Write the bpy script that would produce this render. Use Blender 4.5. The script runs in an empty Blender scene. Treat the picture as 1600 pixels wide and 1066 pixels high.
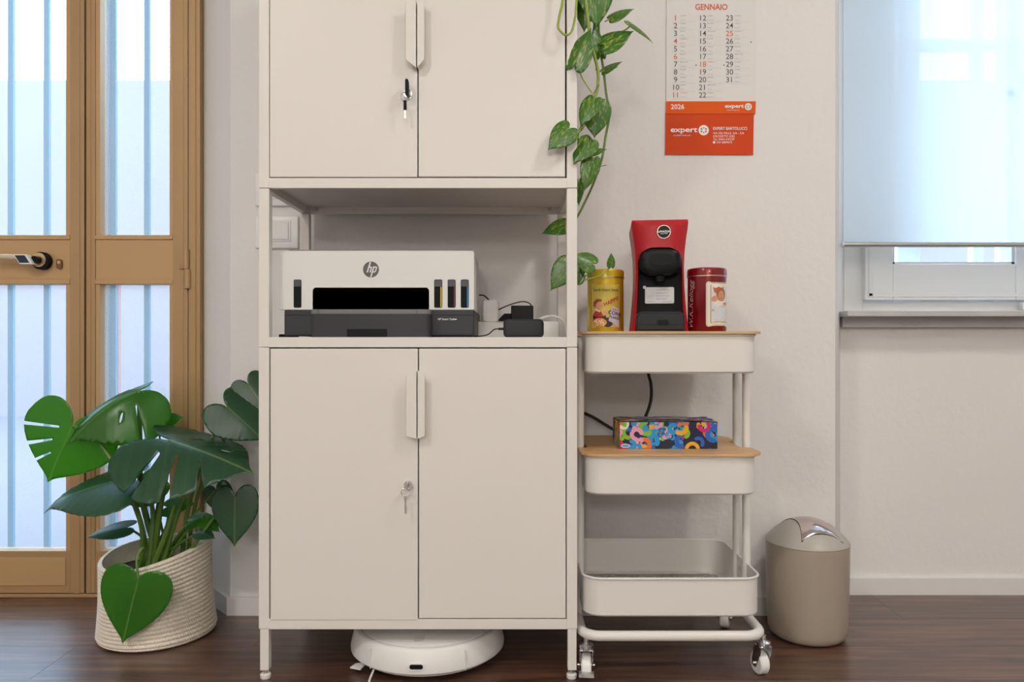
import bpy, bmesh, math, random
from mathutils import Vector, Matrix, geometry
random.seed(7)
S = bpy.context.scene
COL = S.collection
F = 1182.0           # focal length in pixels of the 1600 px wide frame
CZ = 0.744           # eye height

# ------------------------------------------------------------------ camera
cam = bpy.data.objects.new('camera', bpy.data.cameras.new('camera'))
COL.objects.link(cam)
cam.location = (0, 0, CZ)
cam.rotation_euler = (math.radians(90), 0, 0)
cam.data.sensor_width = 36
cam.data.lens = F / 1600 * 36
cam.data.clip_start = 0.05
S.camera = cam

# ------------------------------------------------------------------ world
w = bpy.data.worlds.new('sky'); S.world = w; w.use_nodes = True
bg = w.node_tree.nodes['Background']
bg.inputs[0].default_value = (0.50, 0.75, 1.0, 1)
bg.inputs[1].default_value = 9.0

# ------------------------------------------------------------------ lamps and exposure
def area(name, loc, size, power, col, target=None, portal=False, sy=None):
    l = bpy.data.lights.new(name, 'AREA'); l.energy = power; l.color = col
    l.shape = 'RECTANGLE'; l.size = size; l.size_y = sy or size
    if portal: l.cycles.is_portal = True
    o = bpy.data.objects.new(name, l); COL.objects.link(o); o.location = loc
    if target is not None:
        o.rotation_euler = (Vector(target) - Vector(loc)).to_track_quat('-Z', 'Y').to_euler()
    return o
WARM = (1.0, 0.965, 0.905)
area('ceiling_lamp', (1.35, 0.5, 2.66), 0.35, 22, WARM)
area('ceiling_lamp', (-1.35, -0.6, 2.66), 0.35, 36, WARM)
def fill_lamp(name, loc, power):      # unseen point lamps behind the camera, added to throw light into the open shelf
    l = bpy.data.lights.new(name, 'POINT'); l.energy = power; l.color = WARM; l.shadow_soft_size = .16
    o = bpy.data.objects.new(name, l); COL.objects.link(o); o.location = loc
fill_lamp('shelf_fill_lamp', (0.45, -1.9, 2.15), 48)
fill_lamp('shelf_fill_lamp', (-0.5, -3.6, 2.0), 90)
area('door_portal', (-1.5, 2.5, 1.2), 1.4, 1, (1, 1, 1), (-1.5, 0, 1.2), True, 2.4)
area('window_portal', (1.55, 2.6, 1.5), 1.3, 1, (1, 1, 1), (1.55, 0, 1.5), True, 1.5)
S.view_settings.view_transform = 'Standard'
S.view_settings.look = 'None'
S.view_settings.gamma = 1
S.view_settings.use_curve_mapping = False
S.view_settings.exposure = 0.06

# ------------------------------------------------------------------ helpers
def P(px, py, d): return Vector(((px-800)*d/F, d, CZ-(py-533)*d/F))
def PX(px, d): return (px-800)*d/F
def PZ(py, d): return CZ-(py-533)*d/F

ORG = {}
def props(o, label=None, cat=None, group=None, kind=None):
    if label: o['label'] = label
    if cat: o['category'] = cat
    if group: o['group'] = group
    if kind: o['kind'] = kind
    return o
def thing(name, label, cat, loc, group=None, local=False, rz=0, kind=None):
    o = bpy.data.objects.new(name, None); COL.objects.link(o)
    o.empty_display_size = 0.05
    o.location = loc; o.rotation_euler = (0, 0, rz)
    ORG[o.name] = Vector((0, 0, 0)) if local else Vector(loc)
    return props(o, label, cat, group, kind)
def obj(name, bm, mat, parent=None, smooth=None, label=None, cat=None, group=None, kind=None):
    xs = [v.co.x for v in bm.verts]; ys = [v.co.y for v in bm.verts]; zs = [v.co.z for v in bm.verts]
    o = Vector(((min(xs)+max(xs))/2, (min(ys)+max(ys))/2, min(zs)))
    bmesh.ops.translate(bm, verts=bm.verts, vec=-o)
    me = bpy.data.meshes.new(name)
    bmesh.ops.recalc_face_normals(bm, faces=bm.faces) if smooth != 'keep' else None
    bm.to_mesh(me); bm.free()
    for m in (mat if isinstance(mat, (list, tuple)) else [mat]): me.materials.append(m)
    if smooth:
        me.shade_smooth(); me.set_sharp_from_angle(angle=math.radians(38 if smooth is True or smooth == 'keep' else smooth))
    ob = bpy.data.objects.new(name, me); COL.objects.link(ob)
    if parent is not None:
        ob.parent = parent; ob.location = o - ORG[parent.name]
    else: ob.location = o
    ORG[ob.name] = o
    return props(ob, label, cat, group, kind)
def B(): return bmesh.new()
def box(bm, x0, x1, y0, y1, z0, z1, bev=0, seg=2, mi=0):
    r = bmesh.ops.create_cube(bm, size=1)
    vs = r['verts']
    bmesh.ops.scale(bm, verts=vs, vec=(abs(x1-x0), abs(y1-y0), abs(z1-z0)))
    bmesh.ops.translate(bm, verts=vs, vec=((x0+x1)/2, (y0+y1)/2, (z0+z1)/2))
    fs = set(f for v in vs for f in v.link_faces)
    for f in fs: f.material_index = mi
    if bev:
        es = list(set(e for v in vs for e in v.link_edges))
        r = bmesh.ops.bevel(bm, geom=es, offset=bev, segments=seg, affect='EDGES', profile=0.5)
        for f in r['faces']: f.material_index = mi
    return bm
def prism(bm, pts, axis, a0, a1, mi=0):
    def mk(p, a):
        if axis == 'z': return (p[0], p[1], a)
        if axis == 'y': return (p[0], a, p[1])
        return (a, p[0], p[1])
    v0 = [bm.verts.new(mk(p, a0)) for p in pts]; v1 = [bm.verts.new(mk(p, a1)) for p in pts]
    n = len(pts); fs = [bm.faces.new(v0), bm.faces.new(v1[::-1])]
    for i in range(n): fs.append(bm.faces.new((v0[i], v0[(i+1) % n], v1[(i+1) % n], v1[i])))
    for f in fs: f.material_index = mi
    return bm
def catmull(pts, n=6, closed=False):
    pts = [Vector(p) for p in pts]; out = []; N = len(pts)
    for i in range(N if closed else N-1):
        if closed: a, b, c, d = pts[i-1], pts[i], pts[(i+1) % N], pts[(i+2) % N]
        else: a, b, c, d = pts[max(i-1, 0)], pts[i], pts[i+1], pts[min(i+2, N-1)]
        for k in range(n):
            t = k/n
            out.append(0.5*((2*b)+(c-a)*t+(2*a-5*b+4*c-d)*t*t+(3*b-a-3*c+d)*t*t*t))
    if not closed: out.append(pts[-1])
    return out
def tube(bm, pts, r, seg=8, closed=False, mi=0):
    pts = [Vector(p) for p in pts]; n = len(pts); rings = []; up = None
    for i, p in enumerate(pts):
        if closed: t = pts[(i+1) % n]-pts[i-1]
        else: t = pts[min(i+1, n-1)]-pts[max(i-1, 0)]
        t.normalize()
        if up is None:
            up = Vector((0, 0, 1)) if abs(t.z) < .9 else Vector((0, 1, 0))
        a = up - t*up.dot(t); a.normalize(); b = t.cross(a); up = a
        rr = r[i] if isinstance(r, (list, tuple)) else r
        rings.append([bm.verts.new(p+rr*(math.cos(2*math.pi*k/seg)*a+math.sin(2*math.pi*k/seg)*b)) for k in range(seg)])
    for i in range(n if closed else n-1):
        A, Bq = rings[i], rings[(i+1) % n]
        for k in range(seg):
            f = bm.faces.new((A[k], A[(k+1) % seg], Bq[(k+1) % seg], Bq[k])); f.material_index = mi
    if not closed:
        for rg in (rings[0][::-1], rings[-1]):
            f = bm.faces.new(rg); f.material_index = mi
    return bm
def cyl(bm, p0, p1, r, seg=16, mi=0): return tube(bm, [p0, p1], r, seg, mi=mi)
def lathe(bm, prof, c=(0, 0), seg=48, mi=0):
    rings = []
    for r, z in prof:
        if r < 1e-6: rings.append([bm.verts.new((c[0], c[1], z))])
        else: rings.append([bm.verts.new((c[0]+r*math.cos(2*math.pi*k/seg), c[1]+r*math.sin(2*math.pi*k/seg), z)) for k in range(seg)])
    for A, Bq in zip(rings, rings[1:]):
        for k in range(seg):
            k2 = (k+1) % seg
            if len(A) == 1 and len(Bq) == 1: continue
            if len(A) == 1: f = bm.faces.new((A[0], Bq[k2], Bq[k]))
            elif len(Bq) == 1: f = bm.faces.new((A[k], A[k2], Bq[0]))
            else: f = bm.faces.new((A[k], A[k2], Bq[k2], Bq[k]))
            f.material_index = mi
    return bm
def rrect(cx, cy, hx, hy, r, n=6):
    out = []
    for sx, sy, a0 in ((1, 1, 0), (-1, 1, 90), (-1, -1, 180), (1, -1, 270)):
        for k in range(n+1):
            a = math.radians(a0+90*k/n)
            out.append((cx+sx*(hx-r)+r*math.cos(a), cy+sy*(hy-r)+r*math.sin(a)))
    return out
def ell(cx, cy, rx, ry, n=24, rot=0):
    out = []
    for k in range(n):
        a = 2*math.pi*k/n; x, y = rx*math.cos(a), ry*math.sin(a)
        out.append((cx+x*math.cos(rot)-y*math.sin(rot), cy+x*math.sin(rot)+y*math.cos(rot)))
    return out
def inside(p, poly):
    x, y = p[0], p[1]; c = False; n = len(poly); j = n-1
    for i in range(n):
        xi, yi = poly[i][0], poly[i][1]; xj, yj = poly[j][0], poly[j][1]
        if (yi > y) != (yj > y) and x < (xj-xi)*(y-yi)/(yj-yi)+xi: c = not c
        j = i
    return c
def fill(outline, cuts=(), step=None):
    """triangles inside outline and outside every cut polygon"""
    vs = [Vector((p[0], p[1])) for p in outline]; es = []
    n = len(vs); es += [(i, (i+1) % n) for i in range(n)]
    for c in cuts:
        b = len(vs); vs += [Vector((p[0], p[1])) for p in c]; m = len(c)
        es += [(b+i, b+(i+1) % m) for i in range(m)]
    if step:
        xs = [v.x for v in vs[:n]]; ys = [v.y for v in vs[:n]]
        y = min(ys)+step*.5; row = 0
        while y < max(ys):
            x = min(xs)+step*(.5 if row % 2 else 1.0)
            while x < max(xs):
                q = (x, y)
                if inside(q, outline) and not any(inside(q, c) for c in cuts): vs.append(Vector(q))
                x += step
            y += step*.87; row += 1
    ov, oe, of = geometry.delaunay_2d_cdt(vs, es, [], 0, 1e-6)[:3]
    tris = []
    for f in of:
        cx = sum(ov[i].x for i in f)/len(f); cy = sum(ov[i].y for i in f)/len(f)
        if inside((cx, cy), outline) and not any(inside((cx, cy), c) for c in cuts): tris.append(list(f))
    return ov, tris
def put(bm, vt, fn, mi=0):
    """adds flat triangles mapped to space by fn(u, v)"""
    ov, tris = vt; used = {}
    for t in tris:
        q = []
        for i in t:
            if i not in used: used[i] = bm.verts.new(fn(ov[i][0], ov[i][1]))
            q.append(used[i])
        try:
            f = bm.faces.new(q); f.material_index = mi
        except ValueError: pass
TXT = {}
def text(s, size, bold=0.0, shear=0.0, align='CENTER', sx=1.0):
    key = (s, bold, shear, align)
    if key not in TXT:
        cu = bpy.data.curves.new('t', 'FONT'); cu.body = s; cu.size = 1; cu.shear = shear
        cu.offset = bold; cu.align_x = align; cu.resolution_u = 3; cu.fill_mode = 'FRONT'
        o = bpy.data.objects.new('t', cu); COL.objects.link(o)
        dg = bpy.context.evaluated_depsgraph_get()
        me = bpy.data.meshes.new_from_object(o.evaluated_get(dg))
        TXT[key] = ([tuple(v.co)[:2] for v in me.vertices], [list(p.vertices) for p in me.polygons])
        bpy.data.objects.remove(o); bpy.data.curves.remove(cu); bpy.data.meshes.remove(me)
    v, f = TXT[key]
    return [(x*size*sx, y*size) for x, y in v], f
def flat(x0, y, z0):            # text / decal placed on a plane facing the camera side (-Y)
    return lambda u, v: (x0+u, y, z0+v)

# ------------------------------------------------------------------ materials
def M(name, col, rough=.5, metal=0.0, spec=.5, bump=None, var=None, coat=0.0):
    m = bpy.data.materials.new(name); m.use_nodes = True
    nt = m.node_tree; b = nt.nodes['Principled BSDF']
    b.inputs['Base Color'].default_value = (*col, 1); b.inputs['Roughness'].default_value = rough
    b.inputs['Metallic'].default_value = metal; b.inputs['Specular IOR Level'].default_value = spec
    b.inputs['Coat Weight'].default_value = coat
    tc = nt.nodes.new('ShaderNodeTexCoord')
    if bump:
        n = nt.nodes.new('ShaderNodeTexNoise'); n.inputs['Scale'].default_value = bump[0]; n.inputs['Detail'].default_value = 4
        bp = nt.nodes.new('ShaderNodeBump'); bp.inputs['Strength'].default_value = bump[1]; bp.inputs['Distance'].default_value = bump[2]
        nt.links.new(tc.outputs['Object'], n.inputs['Vector']); nt.links.new(n.outputs['Fac'], bp.inputs['Height'])
        nt.links.new(bp.outputs['Normal'], b.inputs['Normal'])
    if var:
        n = nt.nodes.new('ShaderNodeTexNoise'); n.inputs['Scale'].default_value = var[0]; n.inputs['Detail'].default_value = 3
        r = nt.nodes.new('ShaderNodeMix'); r.data_type = 'RGBA'
        r.inputs[6].default_value = (*col, 1); r.inputs[7].default_value = (*var[1], 1)
        nt.links.new(tc.outputs['Object'], n.inputs['Vector']); nt.links.new(n.outputs['Fac'], r.inputs[0])
        nt.links.new(r.outputs[2], b.inputs['Base Color'])
    return m
m_wall = M('wall_plaster', (.76, .735, .71), .85, spec=.2, bump=(55, .35, .004))
m_ceil = M('ceiling_paint', (.8, .78, .76), .9)
m_base = M('baseboard_paint', (.72, .70, .68), .5)
m_cab = M('cabinet_enamel', (.74, .70, .655), .42, spec=.4)
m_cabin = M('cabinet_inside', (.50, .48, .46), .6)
m_bronze = M('bronze_aluminium', (.46, .285, .135), .40, .2, bump=(40, .05, .001), var=(6, (.41, .255, .12)))
m_bronze2 = M('bronze_panel', (.53, .33, .155), .45, .15)
m_rubber = M('black_rubber', (.012, .012, .014), .6)
m_black = M('black_plastic', (.004, .004, .005), .38, spec=.2)
m_blackm = M('matte_black', (.005, .005, .006), .6, spec=.18)
m_char = M('charcoal_plastic', (.030, .031, .035), .45, spec=.4)
m_grey = M('grey_plastic', (.16, .165, .165), .45)
m_pwhite = M('printer_white', (.72, .71, .68), .45)
m_white = M('white_plastic', (.76, .74, .71), .4)
m_gwhite = M('gloss_white', (.80, .79, .77), .3)
m_chrome = M('chrome', (.75, .76, .78), .18, 1.0)
m_steel = M('brushed_steel', (.55, .54, .52), .35, 1.0)
m_brass = M('brass_ring', (.62, .45, .26), .3, .8)
m_cart = M('cart_enamel', (.74, .71, .665), .38, spec=.45)
m_bamboo = None
m_red = M('red_plastic', (.42, .008, .012), .42, spec=.35)
m_rtin = M('red_tin', (.20, .002, .008), .28, .35, coat=.3)
m_ytin = M('yellow_tin', (.62, .42, .012), .3, .2, coat=.4)
m_tinrim = M('tin_rim', (.55, .45, .32), .3, .9)
m_bin = M('taupe_plastic', (.37, .31, .245), .33, spec=.5)
m_binlid = M('taupe_lid', (.40, .37, .32), .4)
m_flap = M('mauve_chrome', (.62, .52, .50), .12, .85)
m_orange = M('orange_print', (.72, .10, .006), .6, spec=.2)
m_orange2 = M('orange_card', (.62, .062, .008), .6, spec=.2)
m_paper = M('paper', (.72, .70, .68), .7)
m_ink = M('dark_ink', (.08, .08, .085), .7)
m_ink2 = M('pale_ink', (.42, .41, .40), .7)
m_redink = M('red_ink', (.68, .13, .06), .7)
m_printwhite = M('white_print', (.82, .80, .76), .5)
m_soil = M('potting_soil', (.03, .02, .013), .95, bump=(60, .8, .02))
m_marble = M('marble', (.58, .57, .55), .4, var=(9, (.42, .42, .43)))
m_winpaint = M('window_paint', (.76, .77, .77), .4)
m_extwall = M('street_facade', (.185, .135, .13), .9, var=(.6, (.22, .165, .155)))
m_pave = M('street_paving', (.13, .10, .10), .9)
m_bars = M('painted_bars', (.07, .26, .38), .5)
m_barpost = M('grille_post', (.62, .62, .58), .6)
m_brick = M('red_brick', (.35, .12, .08), .9)
m_stem = M('green_stem', (.10, .20, .025), .45)
m_vine = M('vine_stem', (.26, .36, .04), .45)
m_root = M('brown_root', (.09, .045, .02), .7)
m_terr = M('terracotta_pot', (.7, .68, .65), .6)

def floor_mat():
    m = bpy.data.materials.new('walnut_vinyl'); m.use_nodes = True; nt = m.node_tree; b = nt.nodes['Principled BSDF']
    L = nt.links.new; N = nt.nodes.new
    tc = N('ShaderNodeTexCoord'); oi = N('ShaderNodeObjectInfo')
    add = N('ShaderNodeVectorMath'); add.operation = 'ADD'
    sc = N('ShaderNodeVectorMath'); sc.operation = 'SCALE'; sc.inputs['Scale'].default_value = 37.0
    cx = N('ShaderNodeCombineXYZ'); L(oi.outputs['Random'], cx.inputs[0]); L(oi.outputs['Random'], cx.inputs[1])
    L(cx.outputs[0], sc.inputs[0]); L(tc.outputs['Object'], add.inputs[0]); L(sc.outputs[0], add.inputs[1])
    mp = N('ShaderNodeMapping'); mp.inputs['Scale'].default_value = (1.6, 26, 10); L(add.outputs[0], mp.inputs[0])
    n1 = N('ShaderNodeTexNoise'); n1.inputs['Scale'].default_value = 1.6; n1.inputs['Detail'].default_value = 7; n1.inputs['Distortion'].default_value = .5
    L(mp.outputs[0], n1.inputs['Vector'])
    mp2 = N('ShaderNodeMapping'); mp2.inputs['Scale'].default_value = (5, 130, 10); L(add.outputs[0], mp2.inputs[0])
    n2 = N('ShaderNodeTexNoise'); n2.inputs['Scale'].default_value = 2; n2.inputs['Detail'].default_value = 3; L(mp2.outputs[0], n2.inputs['Vector'])
    mx = N('ShaderNodeMix'); mx.data_type = 'FLOAT'; mx.inputs[0].default_value = .35
    L(n1.outputs['Fac'], mx.inputs[2]); L(n2.outputs['Fac'], mx.inputs[3])
    cr = N('ShaderNodeValToRGB'); e = cr.color_ramp.elements
    e[0].position = .36; e[0].color = (.034, .0125, .007, 1); e[1].position = .64; e[1].color = (.165, .074, .040, 1)
    k = e.new(.5); k.color = (.080, .033, .019, 1)
    L(mx.outputs[0], cr.inputs[0]); L(cr.outputs[0], b.inputs['Base Color'])
    b.inputs['Roughness'].default_value = .34; b.inputs['Specular IOR Level'].default_value = .6; b.inputs['Coat Weight'].default_value = .5; b.inputs['Coat Roughness'].default_value = .27; b.inputs['Coat IOR'].default_value = 1.6
    bp = N('ShaderNodeBump'); bp.inputs['Strength'].default_value = .12; bp.inputs['Distance'].default_value = .001
    L(n2.outputs['Fac'], bp.inputs['Height']); L(bp.outputs[0], b.inputs['Normal'])
    return m
m_floor = floor_mat()
def wood_mat():
    m = bpy.data.materials.new('bamboo'); m.use_nodes = True; nt = m.node_tree; b = nt.nodes['Principled BSDF']
    L = nt.links.new; N = nt.nodes.new
    tc = N('ShaderNodeTexCoord'); mp = N('ShaderNodeMapping'); mp.inputs['Scale'].default_value = (4, 70, 40); L(tc.outputs['Object'], mp.inputs[0])
    n = N('ShaderNodeTexNoise'); n.inputs['Scale'].default_value = 1.5; n.inputs['Detail'].default_value = 3; L(mp.outputs[0], n.inputs['Vector'])
    cr = N('ShaderNodeValToRGB'); cr.color_ramp.elements[0].color = (.52, .28, .11, 1); cr.color_ramp.elements[1].color = (.68, .42, .19, 1)
    cr.color_ramp.elements[0].position = .35; cr.color_ramp.elements[1].position = .65
    L(n.outputs['Fac'], cr.inputs[0]); L(cr.outputs[0], b.inputs['Base Color']); b.inputs['Roughness'].default_value = .42
    return m
m_bamboo = wood_mat()
def sheer(name, col, transp, pattern=0, tcol=(1, 1, 1)):
    """light-passing sheet: part clear, part scattering"""
    m = bpy.data.materials.new(name); m.use_nodes = True; nt = m.node_tree; L = nt.links.new; N = nt.nodes.new
    nt.nodes.remove(nt.nodes['Principled BSDF']); out = nt.nodes['Material Output']
    t = N('ShaderNodeBsdfTransparent'); t.inputs[0].default_value = (*tcol, 1)
    tl = N('ShaderNodeBsdfTranslucent'); tl.inputs[0].default_value = (*col, 1)
    df = N('ShaderNodeBsdfDiffuse'); df.inputs[0].default_value = (*col, 1)
    m1 = N('ShaderNodeMixShader'); m1.inputs[0].default_value = .12; L(tl.outputs[0], m1.inputs[1]); L(df.outputs[0], m1.inputs[2])
    m2 = N('ShaderNodeMixShader'); m2.inputs[0].default_value = transp; L(m1.outputs[0], m2.inputs[1]); L(t.outputs[0], m2.inputs[2])
    last = m2
    if pattern:
        tc = N('ShaderNodeTexCoord'); mp = N('ShaderNodeMapping'); mp.inputs['Rotation'].default_value = (0, math.radians(30), 0); L(tc.outputs['Object'], mp.inputs[0])
        v = N('ShaderNodeTexVoronoi'); v.inputs['Scale'].default_value = pattern; v.inputs['Randomness'].default_value = .0; L(mp.outputs[0], v.inputs['Vector'])
        mr = N('ShaderNodeMapRange'); mr.inputs[1].default_value = .15; mr.inputs[2].default_value = .6
        mr.inputs[3].default_value = transp+.06; mr.inputs[4].default_value = transp-.08
        L(v.outputs['Distance'], mr.inputs[0]); L(mr.outputs[0], m2.inputs[0])
        g = N('ShaderNodeBsdfGlossy'); g.inputs['Roughness'].default_value = .12
        m3 = N('ShaderNodeMixShader'); m3.inputs[0].default_value = .05; L(m2.outputs[0], m3.inputs[1]); L(g.outputs[0], m3.inputs[2]); last = m3
    L(last.outputs[0], out.inputs[0])
    return m
m_dglass = sheer('patterned_glass', (.88, .90, 1.0), .90, 130)
m_wglass = sheer('clear_glass', (.9, .95, 1.0), .93)
m_blind = sheer('sheer_blind', (.90, .94, .97), .22)
def leaf_mat(name, dark, light, trans, varieg=None, gloss=.3, tw=.32):
    m = bpy.data.materials.new(name); m.use_nodes = True; nt = m.node_tree; L = nt.links.new; N = nt.nodes.new
    b = nt.nodes['Principled BSDF']; out = nt.nodes['Material Output']
    uv = N('ShaderNodeUVMap'); sp = N('ShaderNodeSeparateXYZ'); L(uv.outputs[0], sp.inputs[0])
    ab = N('ShaderNodeMath'); ab.operation = 'ABSOLUTE'; L(sp.outputs[1], ab.inputs[0])
    # lateral veins: u - .6|v|
    ml = N('ShaderNodeMath'); ml.operation = 'MULTIPLY'; ml.inputs[1].default_value = .6; L(ab.outputs[0], ml.inputs[0])
    sb = N('ShaderNodeMath'); sb.operation = 'SUBTRACT'; L(sp.outputs[0], sb.inputs[0]); L(ml.outputs[0], sb.inputs[1])
    fr = N('ShaderNodeMath'); fr.operation = 'PINGPONG'; fr.inputs[1].default_value = .07; L(sb.outputs[0], fr.inputs[0])
    lt = N('ShaderNodeMath'); lt.operation = 'LESS_THAN'; lt.inputs[1].default_value = .006; L(fr.outputs[0], lt.inputs[0])
    lm = N('ShaderNodeMath'); lm.operation = 'MULTIPLY'; lm.inputs[1].default_value = .09; L(lt.outputs[0], lm.inputs[0])
    mid = N('ShaderNodeMath'); mid.operation = 'LESS_THAN'; mid.inputs[1].default_value = .012; L(ab.outputs[0], mid.inputs[0])
    mm = N('ShaderNodeMath'); mm.operation = 'MULTIPLY'; mm.inputs[1].default_value = .6; L(mid.outputs[0], mm.inputs[0])
    vx = N('ShaderNodeMath'); vx.operation = 'MAXIMUM'; L(lm.outputs[0], vx.inputs[0]); L(mm.outputs[0], vx.inputs[1])
    tc = N('ShaderNodeTexCoord'); no = N('ShaderNodeTexNoise'); no.inputs['Scale'].default_value = 14; L(tc.outputs['Object'], no.inputs['Vector'])
    c0 = N('ShaderNodeMix'); c0.data_type = 'RGBA'; c0.inputs[6].default_value = (*dark, 1); c0.inputs[7].default_value = (*light, 1); L(no.outputs['Fac'], c0.inputs[0])
    col = c0.outputs[2]
    if varieg:
        mp = N('ShaderNodeMapping'); mp.inputs['Scale'].default_value = (5, 22, 1); L(uv.outputs[0], mp.inputs[0])
        oi = N('ShaderNodeObjectInfo'); L(oi.outputs['Random'], mp.inputs['Location'])
        n2 = N('ShaderNodeTexNoise'); n2.inputs['Scale'].default_value = 1.0; n2.inputs['Detail'].default_value = 4; L(mp.outputs[0], n2.inputs['Vector'])
        r = N('ShaderNodeValToRGB'); r.color_ramp.elements[0].position = .55; r.color_ramp.elements[1].position = .66; L(n2.outputs['Fac'], r.inputs[0])
        c3 = N('ShaderNodeMix'); c3.data_type = 'RGBA'; c3.inputs[7].default_value = (*varieg, 1); L(r.outputs[0], c3.inputs[0]); L(col, c3.inputs[6]); col = c3.outputs[2]
    c1 = N('ShaderNodeMix'); c1.data_type = 'RGBA'; c1.inputs[7].default_value = (.22, .36, .10, 1); L(vx.outputs[0], c1.inputs[0]); L(col, c1.inputs[6])
    L(c1.outputs[2], b.inputs['Base Color']); b.inputs['Roughness'].default_value = gloss; b.inputs['Specular IOR Level'].default_value = .75
    tl = N('ShaderNodeBsdfTranslucent'); tl.inputs[0].default_value = (*trans, 1)
    ms = N('ShaderNodeMixShader'); ms.inputs[0].default_value = tw; L(b.outputs[0], ms.inputs[1]); L(tl.outputs[0], ms.inputs[2])
    L(ms.outputs[0], out.inputs[0])
    return m
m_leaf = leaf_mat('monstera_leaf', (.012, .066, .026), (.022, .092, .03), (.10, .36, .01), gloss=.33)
m_leafg = leaf_mat('bright_monstera_leaf', (.03, .15, .012), (.05, .20, .015), (.22, .62, .01), tw=.5)  # brighter greens, more translucent; backlight on leaves B and C put into colour
m_pothos = leaf_mat('pothos_leaf', (.035, .15, .014), (.08, .23, .02), (.20, .45, .02), (.50, .58, .10), .35)

# ================================================================== SETTING
Y0 = 2.06                       # main back wall
YD = 2.215                      # door plane
YN = 2.226                      # wall below the window
YW = 2.36                       # window plane
RL, RR, RB, RH = -2.7, 2.7, -5.4, 2.7
# floor with planks
bm = B(); box(bm, RL, RR, RB, 2.5, -.06, -.006)
floor = obj('floor', bm, M('floor_bed', (.03, .018, .012), .8), label='dark walnut plank floor of the room', cat='floor', kind='structure')
PW, PL = .185, 1.25
bm = B(); box(bm, -PL/2+.0004, PL/2-.0004, -PW/2+.0004, PW/2-.0004, 0, .006)
plank_me = None
row = 0; y = YN - .012
while y > -1.5:
    off = (row*.43) % PL
    x = RL - off
    while x < RR:
        a, b_ = max(x, RL), min(x+PL, RR)
        if b_-a > .02:
            if b_-a > PL-1e-4 and plank_me:
                o = bpy.data.objects.new('plank', plank_me); COL.objects.link(o); o.parent = floor
                o.location = Vector(((a+b_)/2, y-PW/2, -.006)) - ORG[floor.name]
            else:
                bm2 = B(); box(bm2, a+.0004, b_-.0004, y-PW+.0004, y-.0004, -.006, 0)
                o = obj('plank', bm2, m_floor, floor)
                if b_-a > PL-1e-4: plank_me = o.data
        x += PL
    y -= PW; row += 1
bm.free()
bm = B(); box(bm, RL, RR, RB, y, -.006, 0); obj('plank', bm, m_floor, floor, kind='stuff')
bm = B(); box(bm, PX(0, YD)-1.0, -.903, YN-.012, 2.45, -.006, 0)
obj('threshold_strip', bm, m_floor, floor)

# back wall: plan outlines extruded upward, openings left for door and window
DL = -2.15                                  # far side of the door opening
bm = B()
def wallp(pts, z0, z1): prism(bm, pts, 'z', z0, z1)
wallp([(-.767, Y0), (.880, Y0), (.966, YN), (1.035, YW), (1.035, 2.47), (-.903, 2.47), (-.903, YD)], 0, RH)
wallp([(.966, YN), (2.35, YN), (2.35, 2.47), (1.035, 2.47), (1.035, YW)], 0, .785)
wallp([(2.436, Y0), (RR, Y0), (RR, 2.47), (2.28, 2.47), (2.28, YW), (2.35, YN)], 0, RH)
wallp([(RL, Y0), (DL-.136, Y0), (DL, YD), (DL, 2.47), (RL, 2.47)], 0, RH)
wallp([(DL-.136, Y0), (-.767, Y0), (-.903, YD), (-.903, 2.47), (DL, 2.47), (DL, YD)], 2.35, RH)
wallp([(.880, Y0), (2.436, Y0), (2.35, YN), (2.28, YW), (2.28, 2.47), (1.035, 2.47), (1.035, YW), (.966, YN)], 2.3, RH)
obj('wall_back', bm, m_wall, label='off-white textured plaster wall behind the cabinet', cat='wall', kind='structure')
for nm, a in (('wall_left', (RL-.1, RL, RB, 2.47, 0, RH)), ('wall_right', (RR, RR+.1, RB, 2.47, 0, RH)), ('wall_front', (RL, RR, RB-.1, RB, 0, RH))):
    bm = B(); box(bm, *a); obj(nm, bm, m_wall, label='plain off-white wall out of view, %s side' % nm[5:], cat='wall', kind='structure')
bm = B(); box(bm, RL-.1, RR+.1, RB-.1, 2.47, RH, RH+.1); obj('ceiling', bm, m_ceil, label='plain white ceiling out of view', cat='ceiling', kind='structure')
# baseboards
def offset_path(path, t):
    out = []
    for i, p in enumerate(path):
        ns = []
        for a, b_ in ((i-1, i), (i, i+1)):
            if a < 0 or b_ >= len(path): continue
            d = Vector(path[b_])-Vector(path[a]); d.normalize(); ns.append(Vector((d.y, -d.x)))
        n = sum(ns, Vector((0, 0))); n.normalize(); k = 1/max(.5, n.dot(ns[0]))
        out.append(Vector(p)+n*t*k)
    return out
path = [(-.903, YD), (-.767, Y0), (.880, Y0), (.966, YN), (2.35, YN)]
o1 = offset_path(path, .012)
bm = B()
for i in range(len(path)-1):
    prism(bm, [path[i], path[i+1], o1[i+1], o1[i]], 'z', 0, .049)
obj('baseboard_back', bm, m_base, label='low white baseboard along the back wall', cat='baseboard', kind='structure')

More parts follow.
